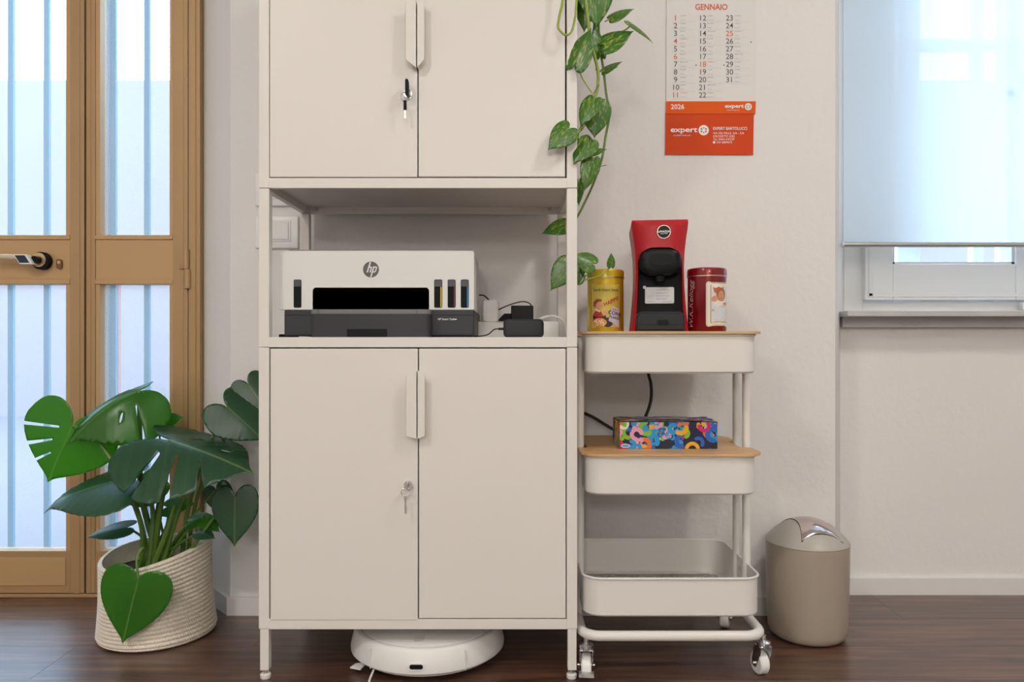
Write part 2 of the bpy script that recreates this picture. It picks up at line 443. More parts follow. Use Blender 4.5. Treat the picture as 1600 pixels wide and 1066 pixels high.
# ------------------------------------------------------------------ door
def dx(px): return PX(px, YD)
def dz(py): return PZ(py, YD)
YF, YB = YD-.022, YD+.022
DTOP = 2.3
def leaf_door(name, label, xs, left_open):
    """xs = outer left, bead left, glass left, glass right, bead right, outer right"""
    a, b_, c, d, e, f = xs
    t = thing(name, label, 'door', ((a+f)/2, YD, 0.01), kind='structure')
    for x0, x1 in ((a, b_), (e, f)):
        bm = B(); box(bm, x0, x1, YF, YB, .012, DTOP, .0015)
        box(bm, x0+.012, x1-.012, YF-.0012, YF+.002, .012, DTOP)
        obj('stile', bm, m_bronze, t)
    bm = B(); box(bm, b_, e, YF+.001, YB, .012, dz(858), .0015); bmx = bm
    obj('bottom_rail', bm, m_bronze, t)
    bm = B(); box(bm, b_+.01, e-.012, YF-.002, YF+.004, .035, dz(868), .001); obj('bottom_panel', bm, m_bronze2, t)
    bm = B(); box(bm, b_, e, YF+.003, YB, dz(437), dz(376), .001); obj('middle_rail', bm, m_bronze2, t)
    bm = B(); box(bm, b_, e, YF, YB, DTOP-.09, DTOP, .001); obj('top_rail', bm, m_bronze, t)
    for z0, z1, in ((dz(445), dz(437)), (dz(376), dz(369))):
        bm = B(); box(bm, b_, e, YF-.001, YB, z0, z1, .0015); obj('glazing_bead', bm, m_bronze2, t)
    for z0, z1 in ((dz(858), dz(445)), (dz(369), DTOP-.09)):
        for x0, x1 in ((b_, c), (d, e)):
            bm = B(); box(bm, x0, x1, YF+.002, YB-.006, z0, z1, .0015); obj('glazing_bead', bm, m_bronze2, t)
        bm = B(); box(bm, c-.004, d+.004, YD+.004, YD+.008, z0-.004, z1+.004)
        obj('pane', bm, m_dglass, t)
    return t
wl = dx(138)-1.02
door_a = leaf_door('door_1', 'wide bronze glazed door leaf with lever handle', (wl, wl+.05, wl+.065, dx(109), dx(116), dx(138)), True)
door_b = leaf_door('door_2', 'narrow bronze glazed door leaf beside the jamb', (dx(141), dx(155), dx(162), dx(269.5), dx(275), dx(298.5)), False)
bm = B(); box(bm, dx(300), -.9031, YD-.026, 2.30, 0, DTOP+.06, .002); box(bm, dx(303), dx(312), YD-.029, YD-.02, 0, DTOP+.05, .001)
jm = obj('trim_1', bm, m_bronze, label='bronze metal door jamb against the wall reveal', cat='door frame', kind='structure')
bm = B(); box(bm, DL, -.9031, YD-.026, 2.30, DTOP+.005, 2.35, .002); obj('trim_2', bm, m_bronze, label='bronze door head above the leaves', cat='door frame', kind='structure')
bm = B(); box(bm, DL, wl-.003, YD-.026, 2.30, 0, DTOP, .002); obj('trim_3', bm, m_bronze, label='bronze door jamb on the far side', cat='door frame', kind='structure')
bm = B(); box(bm, DL, -.904, YD-.024, 2.30, 0, .010, .002); obj('trim_4', bm, m_bronze, label='low bronze threshold under the door', cat='door sill', kind='structure')
# hinge on narrow leaf
bm = B()
hx = dx(298); y = YF-.008
cyl(bm, (hx, y, dz(422)), (hx, y, dz(392)), .009, 14); box(bm, dx(286), hx, YF-.006, YF, dz(422), dz(393), .001)
hg = obj('hinge', bm, m_bronze, door_b, smooth=True)
bm = B(); cyl(bm, (hx+.003, y, dz(452)), (hx+.003, y, dz(422.6)), .010, 14); box(bm, hx, dx(306), YF-.006, YF-.002, dz(451), dz(423), .001)
obj('hinge', bm, m_bronze, door_b, smooth=True)
# lever handle
c = Vector((dx(74), YF, dz(409)))
bm = B(); cyl(bm, c+Vector((.003, 0, -.001)), c+Vector((.003, -.016, -.001)), .0255, 32)
hd = obj('handle', bm, m_blackm, door_a, smooth=True, label='black and brass rosette with pale lever')
bm = B(); cyl(bm, c+Vector((-.001, -.0162, .001)), c+Vector((-.001, -.0185, .001)), .0205, 32); obj('rosette_ring', bm, m_brass, hd, smooth=True)
bm = B(); cyl(bm, c+Vector((-.001, -.018, .001)), c+Vector((-.003, -.036, .0)), .0105, 20); obj('neck', bm, m_black, hd, smooth=True)
bm = B()
za = c.z+.008
pr = [(-.052, .011), (-.020, .011), (-.004, -.013), (-.036, -.013)]
prism(bm, [(c.x+p[0]*1.15+.006, za+p[1]*1.15-.007) for p in pr], 'y', YF-.048, YF-.03)
obj('lever_block', bm, m_gwhite, hd)
bm = B(); prism(bm, [(c.x+p[0]*.88-.004, za+p[1]*.88-.007) for p in pr], 'y', YF-.0485, YF-.0475); obj('lever_inlay', bm, M('dark_blue_inlay', (.006, .018, .035), .2), hd)
bm = B(); tube(bm, catmull([(c.x-.04, YF-.036, za-.002), (c.x-.09, YF-.036, za), (c.x-.14, YF-.034, za-.002)], 6), .008, 12); obj('lever', bm, M('cream_lever', (.62, .52, .40), .35), hd, smooth=True)
k = Vector((dx(100), YF, dz(414)))
bm = B(); prism(bm, rrect(k.x, k.z, .0083, .0145, .0082), 'y', YF-.004, YF+.003)
es = obj('escutcheon', bm, M('brown_escutcheon', (.20, .09, .04), .4, .4), door_a, smooth=True)
bm = B(); cyl(bm, (k.x, YF-.0045, k.z+.005), (k.x, YF-.003, k.z+.005), .0045, 12); obj('keyhole', bm, m_brass, es)

# security grille outside the door
YG = 2.34
gr = thing('security_grille', 'blue vertical security bars outside the glazed door', 'grille', (-1.4, YG, .05))
for px in (18, 74, 130, 178, 230.5, 286):
    X = PX(px, YG); bm = B(); box(bm, X-.0085, X+.0085, YG-.006, YG+.006, .05, 2.3, .001); obj('bar', bm, m_bars, gr)
for k_ in range(1, 6):
    X = PX(18-56*k_, YG); bm = B(); box(bm, X-.0085, X+.0085, YG-.006, YG+.006, .05, 2.3, .001); obj('bar', bm, m_bars, gr)
X = PX(167, YG); bm = B(); box(bm, X-.011, X+.011, YG-.02, YG+.02, .02, 2.34); obj('post', bm, m_barpost, gr)
for z in (.05, 2.3):
    bm = B(); box(bm, DL+.02, -.92, YG-.006, YG+.006, z-.012, z+.012); obj('cross_bar', bm, m_bars, gr)
# outdoors
bm = B(); box(bm, -12, 12, 2.47, 12, -.2, -.05); obj('street_pavement', bm, m_pave, label='pale street paving outside the door', cat='pavement', kind='structure')
bm = B(); box(bm, -14, 14, 8, 8.3, -.2, 3.5); obj('wall_street', bm, m_extwall, label='pale building wall across the street', cat='wall', kind='structure')
bm = B(); box(bm, PX(182, 3.2), PX(185, 3.2), 3.2, 3.22, -.05, 1.0)
obj('brick_pillar', bm, m_brick, label='slim red brick pillar outside behind the narrow door leaf', cat='pillar')

# ------------------------------------------------------------------ window
def wx(px): return PX(px, YW)
def wz(py): return PZ(py, YW)
WT = 2.28
wn = thing('window_1', 'white painted wooden casement window over the sill', 'window', (1.6, YW, .83), kind='structure')
ZS = .830
bm = B(); box(bm, 1.034, wx(1347), YW-.004, YW+.06, ZS, 2.3, .002); obj('frame_post', bm, m_winpaint, wn)
bm = B(); box(bm, 2.20, 2.281, YW-.004, YW+.06, ZS, 2.3, .002); obj('frame_post', bm, m_winpaint, wn)
bm = B(); box(bm, wx(1347), 2.20, YW-.004, YW+.06, ZS, wz(471), .002); obj('frame_rail', bm, m_winpaint, wn)
bm = B(); box(bm, wx(1347), 2.20, YW-.004, YW+.06, WT, 2.3, .002); obj('frame_rail', bm, m_winpaint, wn)
def sash(x0, x1):
    s = .086; zb, zg = wz(470), wz(414)
    bm = B()
    for a in ((x0, x0+s, zb, WT), (x1-s, x1, zb, WT)):
        box(bm, a[0], a[1], YW-.028, YW+.03, a[2], a[3], .003)
    box(bm, x0+s, x1-s, YW-.028, YW+.03, zb, zg, .003); box(bm, x0+s, x1-s, YW-.028, YW+.03, WT-s, WT, .003)
    # raised outer moulding
    box(bm, x0+.010, x0+.022, YW-.031, YW-.026, zb+.012, WT-.01, .0012); box(bm, x1-.022, x1-.010, YW-.031, YW-.026, zb+.012, WT-.01, .0012)
    box(bm, x0+.010, x1-.010, YW-.031, YW-.026, zb+.010, zb+.022, .0012)
    so = obj('sash', bm, m_winpaint, wn)
    bm = B()
    for a in ((x0+s-.002, x0+s+.008, zg, WT-s), (x1-s-.008, x1-s+.002, zg, WT-s)): box(bm, a[0], a[1], YW-.020, YW+.012, a[2], a[3])
    box(bm, x0+s, x1-s, YW-.020, YW+.012, zg-.002, zg+.007); obj('glazing_bead', bm, m_winpaint, so)
    bm = B(); box(bm, x0+s-.003, x1-s+.003, YW, YW+.004, zg-.003, WT-s+.003); obj('pane', bm, m_wglass, so)
x1 = wx(1578)+.086
sash(wx(1345.5), x1); sash(x1+.004, 2.198)
bm = B(); box(bm, wx(1583), wx(1600), YW-.045, YW-.028, wz(485), wz(474), .002); obj('latch', bm, m_winpaint, wn)
# outer shutter frame seen through the pane
YO = 2.455
for a, b_ in ((1403, 1438), (1520.5, 1537), (1563, 1573)):
    bm = B(); box(bm, PX(a, YO), PX(b_, YO), YO, YO+.03, .83, 2.3); obj('outer_mullion', bm, m_winpaint, wn)
for a, b_ in ((77, 60), (-150, -168)):
    bm = B(); box(bm, PX(1380, YO), PX(1620, YO), YO+.002, YO+.028, PZ(a, YO), PZ(b_, YO)); obj('outer_rail', bm, m_winpaint, wn)
# sill
bm = B(); box(bm, .948, 2.37, 2.135, YW, PZ(494.5, 2.135), ZS, .002)
obj('trim_5', bm, m_marble, label='grey marble window sill slab', cat='window sill', kind='structure')
bm = B(); box(bm, .962, 2.36, 2.2, YW, .784, PZ(494.5, 2.135), .001)
obj('trim_6', bm, m_marble, label='recessed marble course under the window sill', cat='window sill', kind='structure')
# blind
YBL = 2.19
bl = thing('roller_blind', 'sheer white roller blind with metal bottom bar', 'blind', (1.55, YBL, PZ(386, YBL)))
xb0, xb1 = PX(1318, YBL), 2.30
zb = PZ(382.5, YBL)
bm = B()
prism(bm, [(xb0, YBL-.0004), (xb1, YBL-.0004), (xb1, YBL+.0004), (xb0, YBL+.0004)], 'z', zb, 2.24)
obj('fabric', bm, m_blind, bl)
bm = B(); cyl(bm, (xb0-.001, YBL, zb), (xb1, YBL, zb), .0075, 20); bar = obj('bottom_bar', bm, m_steel, bl, smooth=True)
bm = B(); cyl(bm, (xb0-.005, YBL, zb), (xb0-.0008, YBL, zb), .0088, 20); obj('end_cap', bm, M('clear_cap', (.7, .72, .74), .2), bar, smooth=True)
bm = B(); cyl(bm, (xb0, YBL, 2.255), (xb1, YBL, 2.255), .02, 20); obj('roller_tube', bm, m_steel, bl, smooth=True)
bm = B()
for xo in (0, .004): cyl(bm, (PX(1571, 2.205)+xo, 2.205, PZ(372, 2.205)), (PX(1571, 2.205)+xo, 2.205, 2.25), .0011, 6)
box(bm, PX(1567.5, 2.205), PX(1578, 2.205), 2.201, 2.209, PZ(149, 2.205), PZ(138, 2.205), .003)
obj('bead_chain', bm, m_gwhite, bl)
# light switches behind the cabinet
def switch(y0, y1, label):
    t = thing('light_switch', label, 'switch', (PX(434, Y0), Y0, PZ(y1, Y0)), 'switch plates on the wall')
    bm = B(); box(bm, PX(400, Y0), PX(467.5, Y0), Y0-.009, Y0, PZ(y1, Y0), PZ(y0, Y0), .004, 3); obj('plate', bm, m_gwhite, t, smooth=True)
    bm = B(); box(bm, PX(412, Y0), PX(456, Y0), Y0-.011, Y0-.006, PZ(y1-11, Y0), PZ(y0+8, Y0), .001); obj('rocker_frame', bm, m_white, t)
    for a, b_ in ((414, 423), (424, 452.5)):
        bm = B(); box(bm, PX(a, Y0), PX(b_, Y0), Y0-.0135, Y0-.008, PZ(y1-14, Y0), PZ(y0+11, Y0), .001); obj('rocker', bm, m_gwhite, t)
switch(338, 389, 'lower white wall switch plate with square rocker, above the printer')
switch(272, 323, 'upper white wall switch plate, partly hidden by the cabinet shelf')

# ================================================================== CABINET
YC = 1.66
def cx_(px): return PX(px, YC)
def cz_(py): return PZ(py, YC)
XL, XR = cx_(404), cx_(902); YR = YC+.35; PWD = .0232
cab = thing('metal_cabinet', 'tall off-white metal cabinet with an open printer shelf', 'cabinet', ((XL+XR)/2, (YC+YR)/2, 0))
Z1, Z2, Z3, Z4, Z5, Z6 = cz_(984), cz_(968), cz_(543), cz_(527), cz_(294), cz_(278)
TOP = 1.73
for xa in (XL, XR-PWD):
    for ya in (YC, YR-PWD):
        bm = B()
        for z0, z1 in ((Z1+.001, Z3-.0005), (Z3+.0005, Z5-.0005), (Z5+.0005, TOP)): box(bm, xa, xa+PWD, ya, ya+PWD, z0, z1, .0015)
        obj('post', bm, m_cab, cab)
        bm = B(); s = .0015; box(bm, xa+s+.001, xa+PWD-s, ya+s, ya+PWD-s, .020, Z1+.002, .001); lg = obj('leg', bm, m_cab, cab)
        mx, my = xa+PWD/2, ya+PWD/2
        bm = B(); lathe(bm, [(0, 0), (.0105, 0), (.0115, .003), (.0115, .009), (.009, .011), (0, .011)], (mx, my), 20); obj('levelling_foot', bm, m_white, lg, smooth=True)
        bm = B(); cyl(bm, (mx, my, .010), (mx, my, .022), .004, 10); obj('foot_screw', bm, m_steel, lg, smooth=True)
for z0, z1 in ((Z1, Z2), (Z3, Z4), (Z5, Z6)):
    bm = B(); box(bm, XL+PWD-.001, XR-PWD+.001, YC+.0006, YC+.016, z0, z1, .001); obj('front_beam', bm, m_cab, cab)
    bm = B(); box(bm, XL+PWD-.001, XR-PWD+.001, YR-.016, YR-.003, z0, z1, .001); rb = obj('rear_beam', bm, m_cab, cab)
    for xa in (XL+.002, XR-.016):
        bm = B(); box(bm, xa, xa+.014, YC+PWD-.001, YR-PWD+.001, z0, z1, .001); obj('side_beam', bm, m_cab, cab)
    if z0 == Z5:
        for px in (495, 859):
            X = PX(px, YR-.016); zz = (z0+z1)/2+.001
            bm = B(); cyl(bm, (X, YR-.0205, zz), (X, YR-.016, zz), .005, 12); obj('bolt', bm, m_steel, rb, smooth=True)
bm = B(); box(bm, XL+.016, XR-.016, YC+.016, YR-.016, Z4-.004, Z4-.001); obj('shelf', bm, m_cab, cab)
bm = B(); box(bm, XL+.016, XR-.016, YC+.016, YR-.016, Z6-.005, Z6-.002); obj('shelf', bm, m_cab, cab)
bm = B(); box(bm, XL+.016, XR-.016, YC+.016, YR-.016, Z1+.006, Z1+.009); obj('shelf', bm, m_cab, cab)
bm = B(); box(bm, XL+.016, XR-.016, YC+.016, YR-.016, TOP-.012, TOP-.002); obj('top_panel', bm, m_cab, cab)
for z0, z1 in ((Z2, Z3), (Z6, TOP)):
    bm = B(); box(bm, XL+.003, XL+.006, YC+PWD, YR-PWD, z0, z1); obj('side_panel', bm, m_cab, cab)
    bm = B(); box(bm, XR-.006, XR-.003, YC+PWD, YR-PWD, z0, z1); obj('side_panel', bm, m_cab, cab)
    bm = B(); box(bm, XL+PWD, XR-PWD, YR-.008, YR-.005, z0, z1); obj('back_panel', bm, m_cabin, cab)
def cab_door(x0, x1, z0, z1, side, hz0, hz1, chtop, chbot):
    bm = B(); box(bm, x0, x1, YC-.001, YC+.017, z0, z1, .0018); d = obj('door', bm, m_cab, cab)
    xe = x1 if side > 0 else x0           # gap edge
    wv = .0225 if side > 0 else .0155
    pts = [(xe, hz1), (xe-side*wv, hz1-chtop), (xe-side*wv, hz0+chbot), (xe, hz0)]
    bm = B(); prism(bm, pts, 'y', YC-.0245, YC-.0225)
    bmesh.ops.bevel(bm, geom=bm.edges[:], offset=.0006, segments=1, affect='EDGES')
    prism(bm, [(xe, hz1-.003), (xe-side*.0018, hz1-.003), (xe-side*.0018, hz0+.003), (xe, hz0+.003)], 'y', YC-.0235, YC)
    obj('handle', bm, m_cab, d)
    return d
gx = cx_(653.7)
d1 = cab_door(cx_(422.5), gx-.0012, cz_(969.3), cz_(545), 1, cz_(684), cz_(578), .011, .006)
d2 = cab_door(gx+.0012, cx_(884), cz_(966.5), cz_(545), -1, cz_(684), cz_(578), .011, .006)
d3 = cab_door(cx_(421.5), gx-.0022, cz_(277), TOP-.004, 1, cz_(112), cz_(6), .004, .018)
d4 = cab_door(gx+.0002, cx_(883), cz_(276.5), TOP-.004, -1, cz_(112), cz_(6), .004, .018)
def lock(px, py, d):
    p = P(px, py, YC-.001)
    bm = B(); cyl(bm, p, p+Vector((0, -.007, 0)), .0095, 24); l = obj('lock', bm, m_chrome, d, smooth=True)
    bm = B(); cyl(bm, p+Vector((0, -.0068, 0)), p+Vector((0, -.0085, 0)), .0062, 18); obj('lock_core', bm, m_steel, l, smooth=True)
    return p
pl = lock(638.5, 757.5, d1); pu = lock(638, 148, d3)
def keys(p, label, black):
    t = thing('key_ring', label, 'keys', p+Vector((0, -.012, -.06)), 'keys in the cabinet locks')
    mh = m_blackm if black else m_steel
    bm = B()
    if black: prism(bm, [(p.x-.003, p.z-.006), (p.x+.004, p.z-.006), (p.x+.003, p.z+.024), (p.x-.001, p.z+.026), (p.x-.003, p.z+.022)], 'y', YC-.030, YC-.012)
    else: box(bm, p.x-.0015, p.x+.0015, YC-.026, YC-.009, p.z-.008, p.z+.008, .001)
    obj('key_in_lock', bm, mh, t)
    cr = p+Vector((-.003, -.022, -.012))
    bm = B(); tube(bm, [cr+Vector((.010*math.cos(a*.2618), .002*math.sin(a*.5), .010*math.sin(a*.2618))) for a in range(24)], .0008, 6, True); obj('ring', bm, m_chrome, t, smooth=True)
    b0 = cr+Vector((-.001, 0, -.009))
    bm = B(); box(bm, b0.x-.0035, b0.x+.0035, b0.y-.0012, b0.y+.0012, b0.z-(.020 if black else .008), b0.z+.002, .001); obj('key_head', bm, mh, t)
    bm = B(); box(bm, b0.x-.0018, b0.x+.0018, b0.y-.0008, b0.y+.0008, b0.z-.038, b0.z-(.018 if black else .006))
    for q in range(3): box(bm, b0.x+.0012, b0.x+.003, b0.y-.0008, b0.y+.0008, b0.z-.037+q*.006, b0.z-.034+q*.006)
    obj('key_blade', bm, m_steel, t)
keys(pl, 'bare steel keys hanging from the lower cabinet lock', False)
keys(pu, 'black-headed keys hanging from the upper cabinet lock', True)

# ================================================================== PRINTER
YP = 1.705
ZP = Z4-.001
def qx(px): return PX(px, YP)
def qz(py): return PZ(py, YP)
pr = thing('printer', 'white and charcoal ink tank printer on the open cabinet shelf', 'printer', (qx(590), 1.85, ZP))
xl, xr, zt, zm = qx(436), qx(740.5), qx(0)*0+qz(392), qz(484)
ybk = 2.0
# upper white shell with a paper mouth: front face split around the opening
ox0, ox1, oz1 = qx(488.5), qx(670.5), qz(449.5)
bm = B()
prism(bm, [(xl, zm), (xl, zt-.003), (xl+.003, zt), (xr-.003, zt), (xr, zt-.003), (xr, zm), (ox1, zm), (ox1, oz1-.005), (ox1-.005, oz1), (ox0+.005, oz1), (ox0, oz1-.005), (ox0, zm)], 'y', YP, YP+.03)
bmesh.ops.triangulate(bm, faces=[f for f in bm.faces if len(f.verts) > 4])
prism(bm, [(xl, zm), (xl, zt-.002), (xr, zt-.002), (xr, zm)], 'y', YP+.16, ybk)
box(bm, xl, ox0, YP+.03, YP+.17, zm, zt-.002); box(bm, ox1, xr, YP+.03, YP+.17, zm, zt-.002); box(bm, ox0, ox1, YP+.03, YP+.17, oz1+.002, zt-.002)
obj('shell', bm, m_pwhite, pr)
bm = B()
box(bm, ox0-.001, ox1+.001, YP+.13, YP+.16, zm, oz1); box(bm, ox0-.0015, ox0+.0008, YP+.004, YP+.16, zm, oz1); box(bm, ox1-.0008, ox1+.0015, YP+.004, YP+.16, zm, oz1)
box(bm, ox0, ox1, YP+.004, YP+.16, oz1-.001, oz1+.002)
mo = obj('paper_mouth', bm, M('mouth_black', (.02, .02, .022), .4), pr)
bm = B(); cyl(bm, (qx(515), YP+.10, qz(466)), (qx(669), YP+.10, qz(466)), .004, 10)
for i in range(11):
    X = qx(518)+i*(qx(668)-qx(518))/11; box(bm, X, X+.012, YP+.085, YP+.09, qz(474), qz(472.6))
obj('paper_rollers', bm, M('roller_grey', (.20, .20, .20), .4), mo)
bm = B(); prism(bm, [(qx(450), zt-.0005), (qx(446), zt+.0005), (qx(452), zt+.003), (xr-.006, zt+.003), (xr-.001, zt-.001)], 'y', YP+.008, ybk-.01); obj('scanner_lid', bm, m_grey, pr)
bm = B(); box(bm, qx(443), qx(741), YP+.003, ybk, ZP+.004, zm, .004); box(bm, qx(446), qx(739), YP+.001, YP+.02, qz(492), zm-.0005); obj('base', bm, m_char, pr)
bm = B(); box(bm, qx(431), qx(450), YP+.02, YP+.09, ZP, ZP+.008, .002); obj('foot', bm, m_black, pr)
YT = 1.668
def tx(px): return PX(px, YT)
bm = B(); prism(bm, rrect((tx(485)+tx(672))/2, (YT+YP+.06)/2, (tx(672)-tx(485))/2, (YP+.06-YT)/2, .010), 'z', ZP+.0012, PZ(490.5, YT)); tr = obj('paper_tray', bm, m_char, pr, smooth=True)
bm = B(); prism(bm, rrect((tx(485)+tx(672))/2, (YT+YP+.06)/2, (tx(672)-tx(485))/2+.0003, (YP+.06-YT)/2+.0003, .010), 'z', PZ(490.5, YT), PZ(483.5, YT)); obj('tray_lip', bm, m_grey, tr, smooth=True)
bm = B(); box(bm, tx(542), tx(605), YT-.0008, YT+.004, ZP+.001, PZ(514, YT), .0005); obj('tray_grip', bm, m_black, tr)
for px in (497.5, 651):
    bm = B(); box(bm, tx(px)-.0005, tx(px)+.0005, YT-.0009, YT+.004, PZ(490.3, YT), PZ(483.6, YT)); obj('lip_seam', bm, m_char, tr)
def ink(px0, px1, colr, lab):
    bm = B(); prism(bm, rrect((qx(px0)+qx(px1))/2, (qz(437)+qz(481))/2, (qx(px1)-qx(px0))/2, (qz(437)-qz(481))/2, .003), 'y', YP-.0008, YP+.004)
    wv = obj('ink_window', bm, m_blackm, pr, label=lab)
    bm = B(); box(bm, qx(px0)+.001, qx(px1)-.001, YP-.0016, YP, qz(448), qz(438), .0005); obj('window_cap', bm, M('ink_cap', (.06, .06, .068), .4), wv)
    if colr:
        bm = B(); box(bm, qx(px1)-.0042, qx(px1)-.0012, YP-.0016, YP, qz(480), qz(448.5), .0004); obj('ink_level', bm, M('ink_colour', colr, .3), wv)
ink(459, 471, None, 'black ink window')
ink(678.5, 691, (.62, .42, .01), 'yellow ink window'); ink(699.5, 712, (.10, .012, .035), 'magenta ink window'); ink(720, 732.5, (.01, .22, .48), 'cyan ink window')
# round emblem with slanted letters
lc = (qx(579.7), qz(421.2)); r = .0180
bm = B(); put(bm, fill(ell(lc[0], lc[1], r, r, 40)), lambda u, v: (u, YP-.0006, v)); lo = obj('emblem', bm, M('emblem_grey', (.10, .10, .10), .5), pr, smooth='keep')
bm = B()
def stroke(pts, wd):      # slanted strokes of the letters
    for (a, b_), (c_, d_) in zip(pts, pts[1:]):
        sl = .30
        q = [(a+b_*sl-wd, b_), (a+b_*sl+wd, b_), (c_+d_*sl+wd, d_), (c_+d_*sl-wd, d_)]
        f = bm.faces.new([bm.verts.new((lc[0]+x*r, YP-.0010, lc[1]+z*r)) for x, z in q])
def bar(x0, x1, z0, z1):
    sl = .30
    bm.faces.new([bm.verts.new((lc[0]+(x+z*sl)*r, YP-.0010, lc[1]+z*r)) for x, z in ((x0, z0), (x1, z0), (x1, z1), (x0, z1))])
bar(-.44, -.26, -.38, .95); bar(-.26, -.02, .22, .38); bar(-.08, .08, -.38, .30)
bar(.18, .36, -.95, .38); bar(.36, .62, .22, .38); bar(.36, .62, -.38, -.22); bar(.56, .72, -.30, .30)
obj('emblem_letters', bm, m_pwhite, lo, smooth='keep')
bm = B(); put(bm, text('HP Smart Tank', .0062, .012, align='LEFT'), flat(qx(684), YP-.0002, qz(500.3))); put(bm, fill([(qx(706.5), qz(500)), (qx(713.5), qz(500)), (qx(713.5), qz(498.2)), (qx(706.5), qz(498.2))]), lambda u, v: (u, YP-.0002, v))
obj('model_lettering', bm, m_printwhite, pr, smooth='keep')

# ------------------------------------------------------------------ shelf electronics
ZSH = Z4-.001
def R3(px, py, d): return P(px, py, d)
d = 1.93
st = thing('power_strip', 'long white power strip lying on the cabinet shelf', 'power strip', (PX(810, d), d, ZSH))
bm = B(); box(bm, PX(735, d), PX(873, d), d-.02, d+.03, ZSH, PZ(503, d), .003); obj('housing', bm, m_white, st)
for i in range(3):
    X = PX(770+i*38, d); bm = B(); lathe(bm, [(0, PZ(503, d)+.0006), (.017, PZ(503, d)+.0006), (.018, PZ(503, d)-.001)], (X, d+.005), 20); obj('socket', bm, m_gwhite, st)
zt_ = PZ(503, d)+.0006
bm = B(); prism(bm, rrect(PX(766.5, d), d+.002, .021, .019, .006), 'z', zt_, PZ(469.5, d)); bmesh.ops.bevel(bm, geom=[e for e in bm.edges if abs(e.verts[0].co.z-e.verts[1].co.z) < 1e-6], offset=.002, segments=2, affect='EDGES')
obj('white_charger', bm, m_white, None, smooth=True, label='white block charger plugged into the power strip', cat='charger')
da = 1.90
ad = thing('black_adapter', 'glossy black power adapter plugged into the white strip', 'adapter', (PX(815, da), da, zt_))
bm = B(); box(bm, PX(798.5, da), PX(833.5, da), da, da+.045, zt_, PZ(477.5, da), .002); obj('body', bm, m_black, ad)
bm = B(); prism(bm, [(PX(778, da), PZ(501.5, da)), (PX(800, da), PZ(501.5, da)), (PX(800, da), PZ(490, da)), (PX(788, da), PZ(490, da)), (PX(781, da), PZ(497, da))], 'y', da+.003, da+.035); obj('plug', bm, m_blackm, ad)
dp = 1.72
bm = B(); box(bm, PX(786.5, dp), PX(850, dp), dp, dp+.08, ZSH+.0002, PZ(498.5, dp), .010, 4)
sp = obj('smart_speaker', bm, M('speaker_fabric', (.022, .023, .025), .7, bump=(900, .4, .001)), None, smooth=True, label='small rounded black speaker box at the shelf edge', cat='speaker')
bm = B(); cyl(bm, P(779, 514, dp+.03), P(787, 514, dp+.03), .0028, 10)
tube(bm, catmull([P(779.5, 514, dp+.03), P(772, 515, dp+.03), P(762, 523, dp+.025), P(748, 525.6, dp+.02), P(741, 525.8, dp+.05)], 6), .0014, 8)
obj('speaker_cable', bm, m_rubber, None, smooth=True, label='thin black cable running from the speaker to the printer', cat='cable')
bm = B(); tube(bm, catmull([P(779, 484, 1.88), P(795, 477, 1.88), P(815, 471.5, 1.88), P(827, 474, 1.89), P(832, 481, 1.91)], 6), .0015, 8)
obj('adapter_cable', bm, m_rubber, None, smooth=True, label='black cable arching over the black adapter', cat='cable')
bm = B(); tube(bm, catmull([P(747, 461.5, 1.97), P(755, 461.5, 1.96), P(761, 466, 1.95), P(764, 470, 1.94)], 6), .0018, 8)
obj('printer_cable', bm, m_rubber, None, smooth=True, label='short black cable between the printer and white charger', cat='cable')
bm = B(); tube(bm, catmull([P(838, 505, 1.95), P(846, 497.5, 1.95), P(862, 494, 1.95), P(877, 499, 1.95), P(884, 510, 1.95), P(885, 522, 1.95)], 6), .003, 8)
obj('white_cable', bm, m_white, None, smooth=True, label='white flex looping down from the power strip end', cat='cable')

# ================================================================== ROBOT VACUUM
RC = (PX(668, 1.80), 1.815); RRD = .182
rv = thing('robot_vacuum', 'round white robot vacuum parked under the cabinet', 'robot vacuum', (RC[0], RC[1], 0))
bm = B(); lathe(bm, [(0, .012), (.166, .012), (.168, .013), (.1685, .019), (.178, .020), (.1815, .023), (RRD, .030), (.1775, .050), (.1725, .066), (.1695, .0712), (.166, .0728), (.160, .073)], RC, 96); obj('bumper', bm, m_white, rv, smooth=True)
bm = B(); lathe(bm, [(.160, .073), (.1596, .0722), (.1590, .0722), (.158, .073)], RC, 96); obj('seam', bm, m_char, rv, smooth=True)
bm = B(); lathe(bm, [(.1588, .070), (.1585, .0738), (.155, .075), (0, .0762)], RC, 96); cv = obj('top_cover', bm, m_gwhite, rv, smooth=True)
bm = B(); prism(bm, rrect(RC[0]-.008, RC[1]-.118, .011, .020, .010), 'z', .0755, .0767); obj('button', bm, m_white, cv, smooth=True)
yf = RC[1]-RRD
bm = B(); prism(bm, rrect(PX(650.5, yf), PZ(1042.5, yf), .0175, .0075, .0065), 'y', yf-.0022, yf+.01); sw = obj('sensor_surround', bm, m_gwhite, rv, smooth=True)
bm = B(); prism(bm, rrect(PX(650.5, yf), PZ(1042.5, yf)+.0008, .0145, .0050, .0045), 'y', yf-.0030, yf+.008); obj('sensor_window', bm, m_black, sw, smooth=True)
for a in (-38, 33):
    ca = math.radians(a-90); bm = B(); q = []
    pts = [(RC[0]+rr*math.cos(ca+k_), RC[1]+rr*math.sin(ca+k_)) for rr, k_ in ((.178, -.002), (.1835, -.002), (.1835, .002), (.178, .002))]
    prism(bm, pts, 'z', .02, .064); obj('bumper_seam', bm, m_base, rv)
for sx_ in (-.05, .05):
    bm = B(); lathe(bm, [(0, 0), (.016, 0), (.018, .006), (.018, .013), (0, .013)], (RC[0]+sx_, RC[1]-.08), 20); obj('wheel', bm, m_char, rv, smooth=True)
